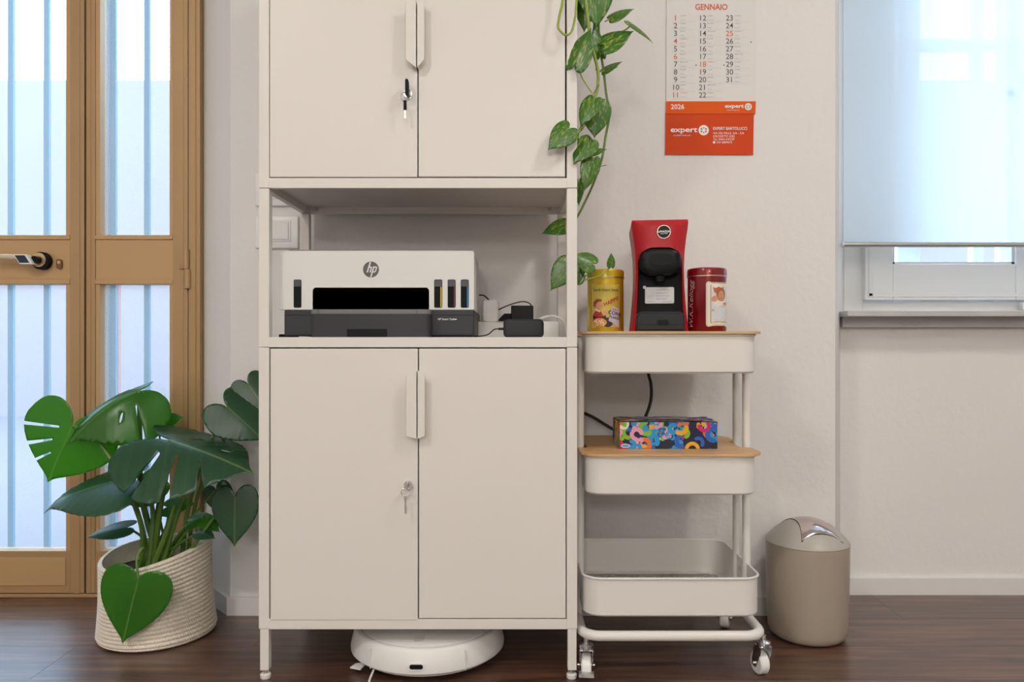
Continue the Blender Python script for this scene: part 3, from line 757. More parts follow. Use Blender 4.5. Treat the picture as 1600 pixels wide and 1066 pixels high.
bm = B(); prism(bm, [(PX(547, 1.70), 1.70), (PX(566, 1.71), 1.69), (PX(575, 1.73), 1.73), (PX(560, 1.75), 1.72)], 'z', .008, .011); obj('side_brush', bm, m_gwhite, rv)
bm = B(); tube(bm, catmull([P(582, 1052, 1.66)+Vector((0, .03, .0)), P(580, 1056, 1.64), P(577, 1064, 1.635), (PX(572, 1.60), 1.60, .003), (PX(560, 1.5), 1.5, .003)], 5), .0025, 8)
for v in bm.verts: v.co.z = max(v.co.z, .0003)
obj('charging_cable', bm, m_white, None, smooth=True, label='thin white cable lying on the floor by the robot vacuum', cat='cable')

# ================================================================== CART
YA, YZ = 1.655, 1.985
cart = thing('utility_cart', 'white three-tier metal trolley on casters with bamboo lids', 'trolley', (.355, 1.82, 0))
CXc = .3535
def tray(zb_, zt_, hx, hy, cy, mesh_floor):
    bm = B(); R = .042
    ou = rrect(CXc, cy, hx, hy, R, 8); inn = rrect(CXc, cy, hx-.0015, hy-.0015, R-.0015, 8); n = len(ou)
    def ring(pp, z): return [bm.verts.new((p[0], p[1], z)) for p in pp]
    a0 = ring(rrect(CXc, cy, hx-.004, hy-.004, R-.004, 8), zb_); a1 = ring(ou, zb_+.004); a2 = ring(ou, zt_); a3 = ring(inn, zt_); a4 = ring(inn, zb_+.003)
    for A, Bq in ((a0, a1), (a1, a2), (a2, a3), (a3, a4)):
        for k_ in range(n): bm.faces.new((A[k_], A[(k_+1) % n], Bq[(k_+1) % n], Bq[k_]))
    if not mesh_floor:
        bm.faces.new(a0); bm.faces.new(a4[::-1])
    else:
        fl = rrect(CXc, cy, hx-.022, hy-.022, R-.02, 8); f0 = ring(fl, zb_+.003); f1 = ring(fl, zb_)
        for A, Bq in ((a4, f0), (f0, f1), (f1, a0)):
            for k_ in range(n): bm.faces.new((A[k_], A[(k_+1) % n], Bq[(k_+1) % n], Bq[k_]))
    t = obj('tray', bm, m_cart, cart, smooth=True)
    bm = B(); tube(bm, [(p[0], p[1], zt_) for p in rrect(CXc, cy, hx+.0006, hy+.0006, R, 8)], .0028, 8, True); obj('rim', bm, m_cart, t, smooth=True)
    return t
cyc = (YA+YZ)/2
HX = .190
t1 = tray(PZ(584, YA), .757, HX, .160, cyc, False)
t2 = tray(PZ(775, YA), .4885, HX, .160, cyc, False)
HX3 = .1955
t3 = tray(PZ(965, YA), PZ(905, YA), HX3, .163, cyc, True)
# diamond mesh bottom of the lowest tray
bm = B(); zq = PZ(965, YA)+.0015; x0, x1_, y0, y1_ = CXc-HX3+.02, CXc+HX3-.02, cyc-.143, cyc+.143
st_ = .0125; wq = .0017
nlo = int((x0-(y1_-y0)-x0)/st_)
for sgn in (1, -1):
    kx = x0-(y1_-y0)
    while kx < x1_+(y1_-y0):
        # segment from (kx,y0) going sgn*45deg
        if sgn > 0: xa, xb, ya, yb = kx, kx+(y1_-y0), y0, y1_
        else: xa, xb, ya, yb = kx, kx+(y1_-y0), y1_, y0
        ta = max(0, (x0-xa)/(xb-xa)); tb = min(1, (x1_-xa)/(xb-xa))
        if tb > ta:
            pa = Vector((xa+(xb-xa)*ta, ya+(yb-ya)*ta, zq)); pb = Vector((xa+(xb-xa)*tb, ya+(yb-ya)*tb, zq))
            dd = (pb-pa).normalized(); nn = Vector((-dd.y, dd.x, 0))*wq
            for zo in (0.0,):
                bm.faces.new([bm.verts.new(p) for p in (pa-nn, pb-nn, pb+nn, pa+nn)])
        kx += st_
msh = obj('mesh_bottom', bm, m_cart, t3, kind='stuff', smooth='keep')
sm = msh.modifiers.new('thickness', 'SOLIDIFY'); sm.thickness = .0012
# base loop, posts
bm = B(); ZB = PZ(992.5, 1.66); bx0, bx1 = PX(903, 1.65)+.011, PX(1203, 1.65)-.011
tube(bm, [(p[0], p[1], ZB) for p in rrect((bx0+bx1)/2, cyc, (bx1-bx0)/2, .165, .04, 8)], .011, 14, True); obj('base_frame', bm, m_cart, cart, smooth=True)
for X, xl_ in ((.1625, bx0), (.5470, bx1)):
    for yy in (1.775, 1.852):
        bm = B(); s_ = 1 if xl_ > .3 else -1
        xx = X + s_*(.003)
        tube(bm, [(xl_, yy, ZB), (xl_, yy, ZB+.012), (xx, yy, ZB+.04), (xx, yy, .752)], .0098, 14); obj('post', bm, m_cart, cart, smooth=True)
for z in (.20, .47, .74):
    for X in (CXc-HX3+.0035, CXc+HX3-.0035):
        bm = B(); cyl(bm, (X-.004, 1.8135, z), (X+.004, 1.8135, z), .0035, 10); obj('bolt', bm, m_chrome, cart, smooth=True)
def caster(X, Yc, rot, brake):
    def tr(x, y, z): return (X+x*math.cos(rot)-y*math.sin(rot), Yc+x*math.sin(rot)+y*math.cos(rot), z)
    bm = B(); R = .0255
    ring = [(.0, .011), (.0225, .011), (R, .008), (R, -.008), (.0225, -.011), (.0, -.011)]
    seg = 28; rows = []
    for rr, xo in ring:
        rows.append([bm.verts.new(tr(xo, .014+rr*math.cos(2*math.pi*k_/seg), R+rr*math.sin(2*math.pi*k_/seg))) for k_ in range(seg)] if rr > 0 else [bm.verts.new(tr(xo, .014, R))])
    for A, Bq in zip(rows, rows[1:]):
        for k_ in range(seg):
            k2 = (k_+1) % seg
            if len(A) == 1: bm.faces.new((A[0], Bq[k_], Bq[k2]))
            elif len(Bq) == 1: bm.faces.new((A[k_], A[k2], Bq[0]))
            else: bm.faces.new((A[k_], A[k2], Bq[k2], Bq[k_]))
    wh = obj('caster_wheel', bm, m_gwhite, cart, smooth=True)
    bm = B()
    for xo in (-.0145, .0130):
        vs = []
        for y_, z_ in ((-.013, .066), (.013, .066), (.024, R+.006), (.020, R-.008), (.008, R-.008), (-.010, .050)):
            vs.append((y_, z_))
        v0 = [bm.verts.new(tr(xo, a, b_)) for a, b_ in vs]; v1 = [bm.verts.new(tr(xo+.0018, a, b_)) for a, b_ in vs]; n = len(vs)
        bm.faces.new(v0); bm.faces.new(v1[::-1])
        for k_ in range(n): bm.faces.new((v0[k_], v0[(k_+1) % n], v1[(k_+1) % n], v1[k_]))
    v = [tr(a, b_, .066) for a, b_ in ((-.0145, -.013), (.0148, -.013), (.0148, .013), (-.0145, .013))]
    f0 = [bm.verts.new(p) for p in v]; f1 = [bm.verts.new((p[0], p[1], .068)) for p in v]
    bm.faces.new(f0[::-1]); bm.faces.new(f1)
    for k_ in range(4): bm.faces.new((f0[k_], f0[(k_+1) % 4], f1[(k_+1) % 4], f1[k_]))
    fk = obj('caster_fork', bm, m_chrome, wh)
    bm = B(); lathe(bm, [(0, .067), (.0145, .067), (.0155, .071), (.0155, .076), (.010, .079), (.006, .080), (.006, ZB-.008), (0, ZB-.008)], (X, Yc), 24); obj('swivel', bm, m_chrome, wh, smooth=True)
    bm = B(); cyl(bm, tr(-.019, .014, R), tr(.019, .014, R), .0035, 12); obj('axle', bm, m_chrome, wh, smooth=True)
    if brake:
        bm = B(); q = [tr(a, b_, 0) for a, b_ in ((-.0165, -.022), (.0165, -.022), (.0165, -.006), (-.0165, -.006))]
        prism(bm, [(p[0], p[1]) for p in q], 'z', .012, .020); obj('brake_pedal', bm, m_steel, wh)
caster(PX(916, 1.665), 1.665, -.08, True)
caster(PX(1190.5, 1.69), 1.68, .22, False)
caster(.165, 1.955, .5, False); caster(.548, 1.955, -.4, False)
# bamboo lids
def lid(z0, z1, label):
    ou = rrect(CXc+.0005, cyc, .2015, .1675, .045, 8)
    cuts = [rrect(CXc+s_*.196, 1.8135, .018, .055, .008, 4) for s_ in (-1, 1)]
    vt = fill(ou, cuts)
    bm = B(); put(bm, vt, lambda u, v: (u, v, z1)); 
    r_ = bmesh.ops.extrude_face_region(bm, geom=bm.faces[:]); bmesh.ops.translate(bm, verts=[g for g in r_['geom'] if isinstance(g, bmesh.types.BMVert)], vec=(0, 0, z0-z1))
    obj('bamboo_lid', bm, m_bamboo, None, label=label, cat='lid', group='bamboo lids on the trolley')
ZL1, ZL2 = .7653, .4965
lid(.7598, ZL1, 'bamboo board covering the top trolley tray under the coffee machine')
lid(.4914, ZL2, 'bamboo board on the middle trolley tray under the tissue box')

# ------------------------------------------------------------------ tins
def tin(name, label, cx, cy, r, z, h, mat, rimmat):
    t = thing(name, label, 'tin', (cx, cy, z), 'vintage tins on the trolley')
    lidz = z+h*.865
    bm = B(); lathe(bm, [(0, z), (r-.0025, z), (r-.001, z+.002), (r-.001, lidz)], (cx, cy), 56); obj('can', bm, mat, t, smooth=True)
    bm = B(); lathe(bm, [(r-.001, lidz-.0012), (r+.0012, lidz-.0008), (r+.0012, lidz+.0012), (r, lidz+.0016)], (cx, cy), 56); obj('rim', bm, rimmat, t, smooth=True)
    bm = B(); lathe(bm, [(r, lidz+.001), (r, z+h-.006), (r-.0015, z+h-.002), (r-.005, z+h-.0004), (r-.009, z+h-.0016), (0, z+h-.0016)], (cx, cy), 56); obj('tin_lid', bm, mat, t, smooth=True)
    return t
def wrap(cx, cy, r, z0, ang=0.0):
    return lambda u, v, o=[0]: (cx+r*math.sin(u/r+ang), cy-r*math.cos(u/r+ang), z0+v)
def decal(name, parent, mat, shapes, wr, step=.006):
    bm = B()
    for s_ in shapes: put(bm, fill(s_, (), step), wr)
    return obj(name, bm, mat, parent, smooth='keep')
def dtext(name, parent, mat, items, wr):
    bm = B()
    for (s_, size, u0, v0, rot, bold, shear) in items:
        v, f = text(s_, size, bold, shear); ca, sa = math.cos(rot), math.sin(rot)
        put(bm, ([(u0+x*ca-y*sa, v0+x*sa+y*ca) for x, y in v], f), wr)
    return obj(name, bm, mat, parent, smooth='keep')
def C(n, c, r_=.45): return M(n, c, r_)
m_skin, m_hair, m_rshirt = C('print_skin', (.62, .28, .14)), C('print_hair', (.22, .06, .02)), C('print_red', (.45, .02, .03))
m_dk, m_cream, m_pale = C('print_dark', (.015, .014, .02)), C('print_cream', (.72, .66, .48)), C('print_lilac', (.55, .47, .55))
m_gold, m_flake = C('print_gold', (.55, .42, .06)), C('print_flakes', (.62, .28, .08))
dy = 1.79; yr = .0435; ycx = PX(946, dy)
ty = tin('yellow_tin', 'yellow round tin with a boy and cereal box print', ycx, dy, yr, ZL1, .1465, m_ytin, m_tinrim)
def yw(o): return wrap(ycx, dy, yr-.001+o, ZL1, -.10)
hw = .0335
decal('label_border', ty, m_cream, [rrect(0, .060, hw+.0012, .0505, .003, 3)], yw(.0004))
decal('label_ground', ty, m_gold, [rrect(0, .060, hw, .0493, .003, 3)], yw(.0007))
decal('boy_body', ty, m_rshirt, [[(-hw+.001, .018), (-.008, .018), (-.004, .034), (-.012, .048), (-.024, .050), (-hw+.001, .040)]], yw(.0010))
decal('boy_head', ty, m_skin, [ell(-.020, .062, .011, .0125, 20), [(-.012, .066), (-.0065, .060), (-.010, .054), (-.015, .054)], ell(-.001, .044, .005, .006, 12)], yw(.0013))
decal('boy_hair', ty, m_hair, [[(-.031, .060), (-.030, .070), (-.022, .0765), (-.010, .075), (-.009, .071), (-.018, .070), (-.024, .064), (-.026, .056)]], yw(.0016))
decal('boy_collar', ty, m_cream, [[(-.028, .0505), (-.014, .045), (-.0125, .0485), (-.025, .054)]], yw(.0017), None)
decal('sleeve_band', ty, m_dk, [rrect(-.016, .034, .0165, .0035, .001, 2), ell(.004, .022, .013, .011, 18)], yw(.0015))
decal('cereal_bowl', ty, m_flake, [ell(-.015, .0215, .017, .0100, 22)], yw(.0019))
rng = random.Random(3)
decal('cereal_flakes', ty, m_cream, [ell(-.015+rng.uniform(-.013, .013), .0215+rng.uniform(-.006, .006), .0024, .0013, 8, rng.uniform(0, 3)) for _ in range(16)], yw(.0022), None)
bxp = [(.006, .026), (.030, .010), (.0325, .012), (.0325, .053), (.0135, .060)]
decal('cereal_box', ty, m_pale, [bxp], yw(.0024))
dtext('tin_lettering', ty, m_dk, [('Send them back', .0098, 0, .094, 0, .0, 0), ('CORN', .0118, .0215, .0385, -.22, .02, 0), ('FLAKES', .0082, .0205, .0300, -.22, .02, 0)], yw(.0028))
dtext('tin_red_lettering', ty, m_rshirt, [('HAPPY!', .0125, .0155, .067, .42, .02, 0), ("Kellogg's", .0050, .0235, .0495, -.2, .02, .2)], yw(.0028))
dr = 1.728; rr_ = .0440; rcx = PX(1104.5, dr)
trd = tin('red_tin', 'dark red round tin with script lettering and framed picture', rcx, dr, rr_, ZL1, .1440, m_rtin, m_tinrim)
def rw(o): return wrap(rcx, dr, rr_-.001+o, ZL1, .46)
decal('frame_outer', trd, m_cream, [rrect(0, .061, .0330, .0505, .006, 4)], rw(.0004), .005)
decal('frame_line', trd, m_ink2, [rrect(0, .061, .0318, .0493, .005, 4)], rw(.0006), .005)
decal('frame_inner', trd, m_cream, [rrect(0, .061, .0310, .0485, .005, 4)], rw(.0008), .005)
decal('picture_edge', trd, C('print_brown', (.25, .05, .02)), [rrect(.003, .061, .0265, .0425, .0005, 1)], rw(.0010), .005)
decal('picture_ground', trd, C('print_pale', (.62, .62, .64)), [rrect(.003, .061, .0255, .0415, .0005, 1)], rw(.0012), .005)
decal('girl_bow', trd, C('print_orange', (.60, .12, .04)), [[(-.018, .098), (-.004, .100), (.012, .101), (.006, .090), (-.008, .083), (-.016, .088)]], rw(.0014))
decal('girl_hair', trd, C('print_auburn', (.35, .13, .04)), [ell(.003, .083, .0135, .0155, 20)], rw(.0016))
decal('girl_face', trd, m_skin, [ell(.003, .080, .0088, .0112, 18), ell(-.014, .073, .0085, .0065, 14, .4), ell(.016, .062, .009, .004, 12)], rw(.0018))
decal('girl_dress', trd, C('print_white', (.74, .70, .64)), [[(-.018, .066), (-.008, .071), (.014, .069), (.024, .062), (.026, .054), (-.008, .053), (-.016, .058)]], rw(.0017))
decal('girl_features', trd, m_hair, [ell(-.0005, .0825, .0013, .0009, 8), ell(.0065, .0825, .0013, .0009, 8), ell(.003, .0745, .0026, .0009, 8)], rw(.0021), None)
decal('picture_text_lines', trd, m_ink2, [rrect(-.0185+.0001, .0475, .0032, .0024, .0002, 1)]+[rrect(.006+.002*(k_ % 2), .0495-.0026*k_, .0165-.002*(k_ % 2), .0006, .0002, 1) for k_ in range(6)], rw(.0016), .006)
decal('picture_caption', trd, C('print_pink', (.60, .30, .34)), [rrect(.003, .0265, .017, .0012, .0003, 1)], rw(.0016), .006)
def rw2(o): return wrap(rcx, dr, rr_-.001+o, ZL1, -1.03)
dtext('script_lettering', trd, C('script_silver', (.50, .42, .40)), [('W.K.Kellogg', .0215, .0, .060, math.pi/2, -.004, .35)], rw2(.0006))

# ------------------------------------------------------------------ coffee machine (built in its own frame, turned a little)
cmx, cmy = PX(1031.5, 1.69)+.0005, 1.69
cm = thing('coffee_machine', 'red and black capsule coffee machine on the trolley', 'coffee machine', (cmx, cmy, ZL1), local=True, rz=math.radians(-7))
H = .2525
prof = [(0, .0640), (.03, .0605), (.06, .0575), (.10, .0545), (.14, .0535), (.18, .0550), (.21, .0585), (.235, .0622), (H-.004, .0635), (H, .0620)]
def hw_at(z):
    for (a, b_), (c_, d_) in zip(prof, prof[1:]):
        if z <= c_: return b_+(d_-b_)*(z-a)/(c_-a)
    return prof[-1][1]
zsl = [H*i/40 for i in range(41)]
def sec(z, y0, y1, ins=0, rb=.03):
    h = hw_at(z)-ins
    return h
# rear body: rounded plan sections
bm = B(); rings = []
for z in zsl:
    h = hw_at(z); pts = [(-h, .035)]
    for k_ in range(13):
        a = math.pi*k_/12; pts.append((-h*math.cos(a)*1.0, .19+.075*math.sin(a)))
    pts.append((h, .035)); sc_ = 1.0
    rings.append([bm.verts.new((p[0], p[1], z)) for p in pts])
for A, Bq in zip(rings, rings[1:]):
    for k_ in range(len(A)): bm.faces.new((A[k_], A[(k_+1) % len(A)], Bq[(k_+1) % len(A)], Bq[k_]))
bm.faces.new(rings[0]); bm.faces.new(rings[-1][::-1])
obj('body', bm, m_red, cm, smooth=True)
# front fascia with the arched opening
outer = [(-hw_at(z), z) for z in zsl] + [(hw_at(z), z) for z in reversed(zsl)]
def inner_w(z): return hw_at(z)-(.0085-.0035*min(1, z/.1))
AZ = .188
inn = [(-inner_w(z), z) for z in [AZ*.82*i/14 for i in range(15)]]
zr = AZ*.82; wr_ = inner_w(zr)
for k_ in range(1, 10):
    a = math.pi/2*k_/9; inn.append((-wr_+.034*(1-math.cos(a)), zr+(AZ-zr)*math.sin(a)))
inn2 = inn+[(-x, z) for x, z in reversed(inn)]
loop = [(-hw_at(z), z) for z in zsl]+[(hw_at(z), z) for z in reversed(zsl)]
full = loop + [(x, z) for x, z in [(-p[0], p[1]) for p in inn]] + [(x, z) for x, z in reversed(inn)]
vt = fill(full, (), .02)
def bulge(x, z):          # shoulders of the front fall back towards the sides
    h = hw_at(z); t_ = abs(x)/h
    return .020*max(0, (t_-.58)/.42)**1.6 + .004*(1-min(1, z/H))*0
bm = B(); put(bm, vt, lambda u, v: (u, bulge(u, v), v))
r_ = bmesh.ops.extrude_face_region(bm, geom=bm.faces[:])
for g in r_['geom']:
    if isinstance(g, bmesh.types.BMVert): g.co.y = .05
obj('front_fascia', bm, m_red, cm, smooth=30)
bm = B(); prism(bm, [(x*.999, z) for x, z in inn2], 'y', .030, .049); obj('back_panel', bm, m_blackm, cm)
# brew head: rounded black block
bm = B()
bw = .0470; outl = []
for k_ in range(28):
    a = 2*math.pi*k_/28; cx2 = math.copysign(abs(math.cos(a))**.55, math.cos(a)); sz = math.sin(a)
    sz = math.copysign(abs(sz)**(.55 if sz > 0 else .75), sz); outl.append((bw*cx2, .1555+.0315*sz))
rings = []
for yy, s_ in ((.034, 1.0), (.010, 1.0), (.002, .97), (-.003, .88), (-.005, .70)):
    rings.append([bm.verts.new((x*s_, yy, .1555+(z-.1555)*s_)) for x, z in outl])
for A, Bq in zip(rings, rings[1:]):
    for k_ in range(28): bm.faces.new((A[k_], A[(k_+1) % 28], Bq[(k_+1) % 28], Bq[k_]))
bm.faces.new(rings[-1]); bm.faces.new(rings[0][::-1])
bh = obj('brew_head', bm, m_black, cm, smooth=True)
bm = B(); prism(bm, [(x*.55, .1605+(z-.1555)*.42) for x, z in outl], 'y', -.0075, -.004); obj('grip_recess', bm, M('grip_black', (.012, .012, .013), .6, spec=.2), bh, smooth=True)
bm = B(); lathe(bm, [(.0, .112), (.011, .112), (.0125, .128), (.0125, .135)], (0, .014), 20); obj('spout', bm, m_black, cm, smooth=True)
# drip tray
bm = B(); rings = []
ol = rrect(0, 0, .0535, .5, .012)
bm2 = prism(bm, [(-.0535, .0005), (-.0535, .034), (-.050, .041), (-.043, .0445), (.043, .0445), (.050, .041), (.0535, .034), (.0535, .0005)], 'y', -.004, .036)
bmesh.ops.bevel(bm, geom=[e for e in bm.edges if all(abs(v.co.y+.004) < 1e-6 for v in e.verts)], offset=.004, segments=3, affect='EDGES')
dt = obj('drip_tray', bm, M('tray_charcoal', (.014, .015, .019), .4, spec=.3), cm, smooth=True)
bm = B(); prism(bm, rrect(.005, .0195, .0135, .0062, .0060), 'y', -.0048, .004); obj('tray_slot', bm, m_black, dt, smooth=True)
bm = B(); box(bm, -.0536, .0536, -.0043, .03, .0146, .0154); obj('tray_seam', bm, m_black, dt)
# badge and card
zc = .2225
bm = B(); cyl(bm, (.0075, -.0018, zc), (.0075, .004, zc), .0150, 36); bd = obj('badge', bm, M('badge_ring', (.6, .52, .42), .3, .7), cm, smooth=True)
bm = B(); cyl(bm, (.0075, -.0026, zc), (.0075, 0, zc), .0138, 36); obj('badge_disc', bm, m_black, bd, smooth=True)
bm = B(); put(bm, text('LAVAZZA', .0060, .03), flat(.0075, -.0029, zc-.0015)); put(bm, text('A MODO MIO', .0026, .01), flat(.0075, -.0029, zc-.0052)); obj('badge_lettering', bm, m_printwhite, bd, smooth='keep')
bm = B(); prism(bm, rrect(.0, .0825, .0325, .0185, .003, 4), 'y', .0275, .0298); cyl(bm, (-.0335, .0275, .101), (-.0335, .0298, .101), .0036, 14)
cd = obj('hang_tag', bm, M('tag_card', (.60, .60, .59), .5), cm, label='white instruction card')
bm = B()
for k_ in range(4): box(bm, -.008, .022-.004*(k_ % 2), .0270, .0276, .0935-.0065*k_, .0950-.0065*k_)
box(bm, -.028, -.010, .0270, .0276, .0675, .0688); box(bm, .006, .027, .0270, .0276, .0675, .0688); box(bm, -.027, -.0145, .0270, .0276, .0805, .0812)
obj('card_print', bm, m_ink2, cd)

# ------------------------------------------------------------------ tissue box with printed strokes
tb0, tb1 = PX(968, 1.7346), PX(1121, 1.7346); ty0, ty1 = 1.7346, 1.845; tz0, tz1 = ZL2, PZ(659.5, 1.7346)
bm = B(); box(bm, tb0, tb1, ty0, ty1, tz0, tz1, .0006, 1)
tis = obj('tissue_box', bm, C('tissue_navy', (.010, .016, .045), .4), None, label='tissue box with multicoloured brush stroke print on trolley', cat='tissue box')
cols = [(.02, .12, .50), (.02, .30, .62), (.78, .38, .02), (.72, .16, .02), (.62, .01, .16), (.72, .32, .45), (.22, .45, .02), (.30, .55, .70), (.72, .70, .66)]
cm_mats = [C('stroke_colour', c_, .4) for c_ in cols]
def clip(poly, x0, x1, y0, y1):
    for ax, lim, sg in ((0, x0, 1), (0, x1, -1), (1, y0, 1), (1, y1, -1)):
        out = []
        for i in range(len(poly)):
            a, b_ = poly[i-1], poly[i]; ia = (a[ax]-lim)*sg >= 0; ib = (b_[ax]-lim)*sg >= 0
            if ia != ib:
                t_ = (lim-a[ax])/(b_[ax]-a[ax]); q = (a[0]+t_*(b_[0]-a[0]), a[1]+t_*(b_[1]-a[1])); out.append(q)
            if ib: out.append(b_)
        poly = out
        if len(poly) < 3: return None
    return poly
def strokes(name, W_, H_, n, fn, seed):
    rg = random.Random(seed); bm = B()
    for i in range(n):
        cx2, cy2 = rg.uniform(-.01, W_+.01), rg.uniform(-.006, H_+.006); ci = rg.choice([0, 0, 1, 1, 2, 2, 3, 4, 5, 6, 6, 7, 8]); off = .00012+.000015*i
        kind = rg.random(); wd = rg.uniform(.008, .0125)
        if kind < .5:
            R_ = rg.uniform(.008, .014); a0 = rg.uniform(0, 6.28); sp_ = rg.uniform(2.2, 4.5); ctr = [(cx2+R_*math.cos(a0+sp_*k_/12), cy2+R_*math.sin(a0+sp_*k_/12)) for k_ in range(13)]
        elif kind < .75:
            a0 = rg.uniform(0, 6.28); ln = rg.uniform(.012, .026); ctr = [(cx2+ln*(k_/12-.5)*math.cos(a0)-.005*math.sin(k_*.9)*math.sin(a0), cy2+ln*(k_/12-.5)*math.sin(a0)+.005*math.sin(k_*.9)*math.cos(a0)) for k_ in range(13)]
        else:
            a0 = rg.uniform(0, 6.28); ln = rg.uniform(.006, .012); ctr = [(cx2+ln*(k_/4-.5)*math.cos(a0), cy2+ln*(k_/4-.5)*math.sin(a0)) for k_ in range(5)]
        L_, R2 = [], []
        for k_, p in enumerate(ctr):
            q0, q1 = ctr[max(0, k_-1)], ctr[min(len(ctr)-1, k_+1)]; tx_, ty_ = q1[0]-q0[0], q1[1]-q0[1]; m_ = math.hypot(tx_, ty_) or 1
            L_.append((p[0]-ty_/m_*wd*.5, p[1]+tx_/m_*wd*.5)); R2.append((p[0]+ty_/m_*wd*.5, p[1]-tx_/m_*wd*.5))
        outl_ = L_[:]
        if kind < .75:
            for q_, sg in ((ctr[-1], 1), (ctr[0], -1)):
                pe, pf = (L_[-1], R2[-1]) if sg > 0 else (R2[0], L_[0])
                a1 = math.atan2(pe[1]-q_[1], pe[0]-q_[0]); cap = [(q_[0]+wd*.5*math.cos(a1-math.pi*j/6), q_[1]+wd*.5*math.sin(a1-math.pi*j/6)) for j in range(1, 6)]
                outl_ = outl_ + cap + (R2[::-1] if sg > 0 else [])
        else: outl_ = L_ + R2[::-1]
        ov_, tr_ = fill(outl_)
        polys = [[(ov_[j].x, ov_[j].y) for j in t_] for t_ in tr_]
        for pl_ in polys:
            c_ = clip(pl_, .0004, W_-.0004, .0004, H_-.0004)
            if c_:
                try:
                    f = bm.faces.new([bm.verts.new(fn(u, v, off)) for u, v in c_]); f.material_index = ci
                except ValueError: pass
    return obj(name, bm, cm_mats, tis, smooth='keep')
Wt, Ht, Dt = tb1-tb0, tz1-tz0, ty1-ty0
strokes('front_print', Wt, Ht, 72, lambda u, v, o: (tb0+u, ty0-o, tz0+v), 11)
strokes('top_print', Wt, Dt, 170, lambda u, v, o: (tb0+u, ty0+v, tz1+o), 5)
strokes('side_print', Dt, Ht, 60, lambda u, v, o: (tb0-o, ty1-u, tz0+v), 8)
bm = B(); put(bm, fill(ell((tb0+tb1)/2, (ty0+ty1)/2, .07, .022, 28)), lambda u, v: (u, v, tz1+.0032)); obj('opening_film', bm, C('film_grey', (.35, .33, .33), .25), tis, smooth='keep')
bm = B(); put(bm, fill(ell(tb0+.0135, tz0+.0075, .0105, .0045, 20)), lambda u, v: (u, ty0-.0030, v)); put(bm, fill(ell(tb0+.0135, tz0+.0075, .0085, .0028, 20)), lambda u, v: (u, ty0-.0031, v), 1)
obj('logo_oval', bm, [C('oval_white', (.7, .72, .75)), C('oval_blue', (.10, .28, .55))], tis, smooth='keep')

# power cable of the coffee machine
bm = B(); tube(bm, catmull([(PX(1010, 2.02), 2.02, .80), P(1012, 575, 2.03), P(1017, 600, 2.035), P(1017, 625, 2.035), P(1009, 650, 2.03), P(995, 675, 2.03), P(975, 680, 2.03), P(958, 671, 2.03), P(940, 660, 2.03), P(925, 651, 2.03), P(905, 643, 2.035)], 7), .0042, 10)
obj('power_cable', bm, m_rubber, None, smooth=True, label='black power cable looping behind the trolley tissue box', cat='cable')

# ================================================================== CALENDAR
YK = Y0-.004
def kx(px): return PX(px, YK)
def kz(py): return PZ(py, YK)
cal = thing('wall_calendar', 'January wall calendar with orange footer on the wall', 'calendar', (kx(1110), Y0, kz(242)))
bm = B(); prism(bm, [(kx(1041), kz(160)), (kx(1180.5), kz(160)), (kx(1182.5), kz(-70)), (kx(1042), kz(-70))], 'y', YK, YK+.0035); obj('page', bm, m_paper, cal)
bm = B(); prism(bm, [(kx(1040.5), kz(178)), (kx(1180), kz(178)), (kx(1180.8), kz(158.5)), (kx(1041), kz(158.5))], 'y', YK-.001, YK+.002); obj('footer_strip', bm, m_orange, cal)
bm = B(); prism(bm, [(kx(1039.5), kz(241.5)), (kx(1177), kz(242)), (kx(1178), kz(177)), (kx(1040), kz(177))], 'y', YK+.0005, YK+.003); obj('advert_card', bm, m_orange2, cal)
bm = B(); prism(bm, [(kx(1044), kz(-1.5)), (kx(1181), kz(-1.5)), (kx(1181), kz(-68)), (kx(1044), kz(-68))], 'y', YK-.0002, YK+.001); obj('header_print', bm, C('header_red', (.45, .12, .08)), cal)
days = ['LUNEDI', 'MARTEDI', 'MERCOLEDI', 'GIOVEDI', 'VENERDI', 'SABATO', 'DOMENICA']
bl_, bp_ = B(), B()
m_palered = C('pale_red_ink', (.70, .40, .32))
def word(nm, mat, tx, place):
    b2 = B(); put(b2, tx, place); return obj(nm, b2, mat, cal, smooth='keep')
yq = YK-.0004
word('month_name', m_redink, text('GENNAIO', .0222, .025, sx=.88), flat(kx(1111.5), yq, kz(15.3)))
for n_ in range(1, 32):
    colx, roww = (n_-1)//11, (n_-1) % 11
    rd = n_ in (1, 4, 6, 11, 18, 25)
    zz = kz(32.3+12.03*roww); X = kx(1055.5+colx*42.2)
    word('date_number', m_redink if rd else m_ink, text(str(n_), .0208, .004), flat(X, yq, zz))
    wd = days[(n_+2) % 7]
    put(bp_ if rd else bl_, text(wd, .0040, .012, align='LEFT'), flat(kx(1062.5+colx*42.8), yq, zz+.0118))
    xq, wq_ = kx(1062.5+colx*42.8), .010+.006*((n_*7) % 5)/4      # name-day line, too fine to read
    put(bp_ if rd else bl_, fill([(0, 0), (wq_, 0), (wq_, .0009), (0, .0009)]), flat(xq, yq, zz+.0010))
    z2 = zz-.0034
    bl_.faces.new([bl_.verts.new(p) for p in ((kx(1049+colx*42.5), yq, z2), (kx(1086+colx*42.5), yq, z2), (kx(1086+colx*42.5), yq, z2+.0003), (kx(1049+colx*42.5), yq, z2+.0003))])
for px, py in ((1173.5, 66), (1087.5, 102), (1131, 102)): word('dot', m_ink, fill(ell(kx(px), kz(py), .0018, .0018, 10)), lambda u, v: (u, yq, v))
obj('weekday_print', bl_, m_ink2, cal, smooth='keep', kind='stuff'); obj('holiday_print', bp_, m_palered, cal, smooth='keep', kind='stuff')
y3 = YK-.0016; y4 = YK+.0001
word('lettering', m_printwhite, text('2026', .0185, .018), flat(kx(1058.5), y3, kz(170.7)))
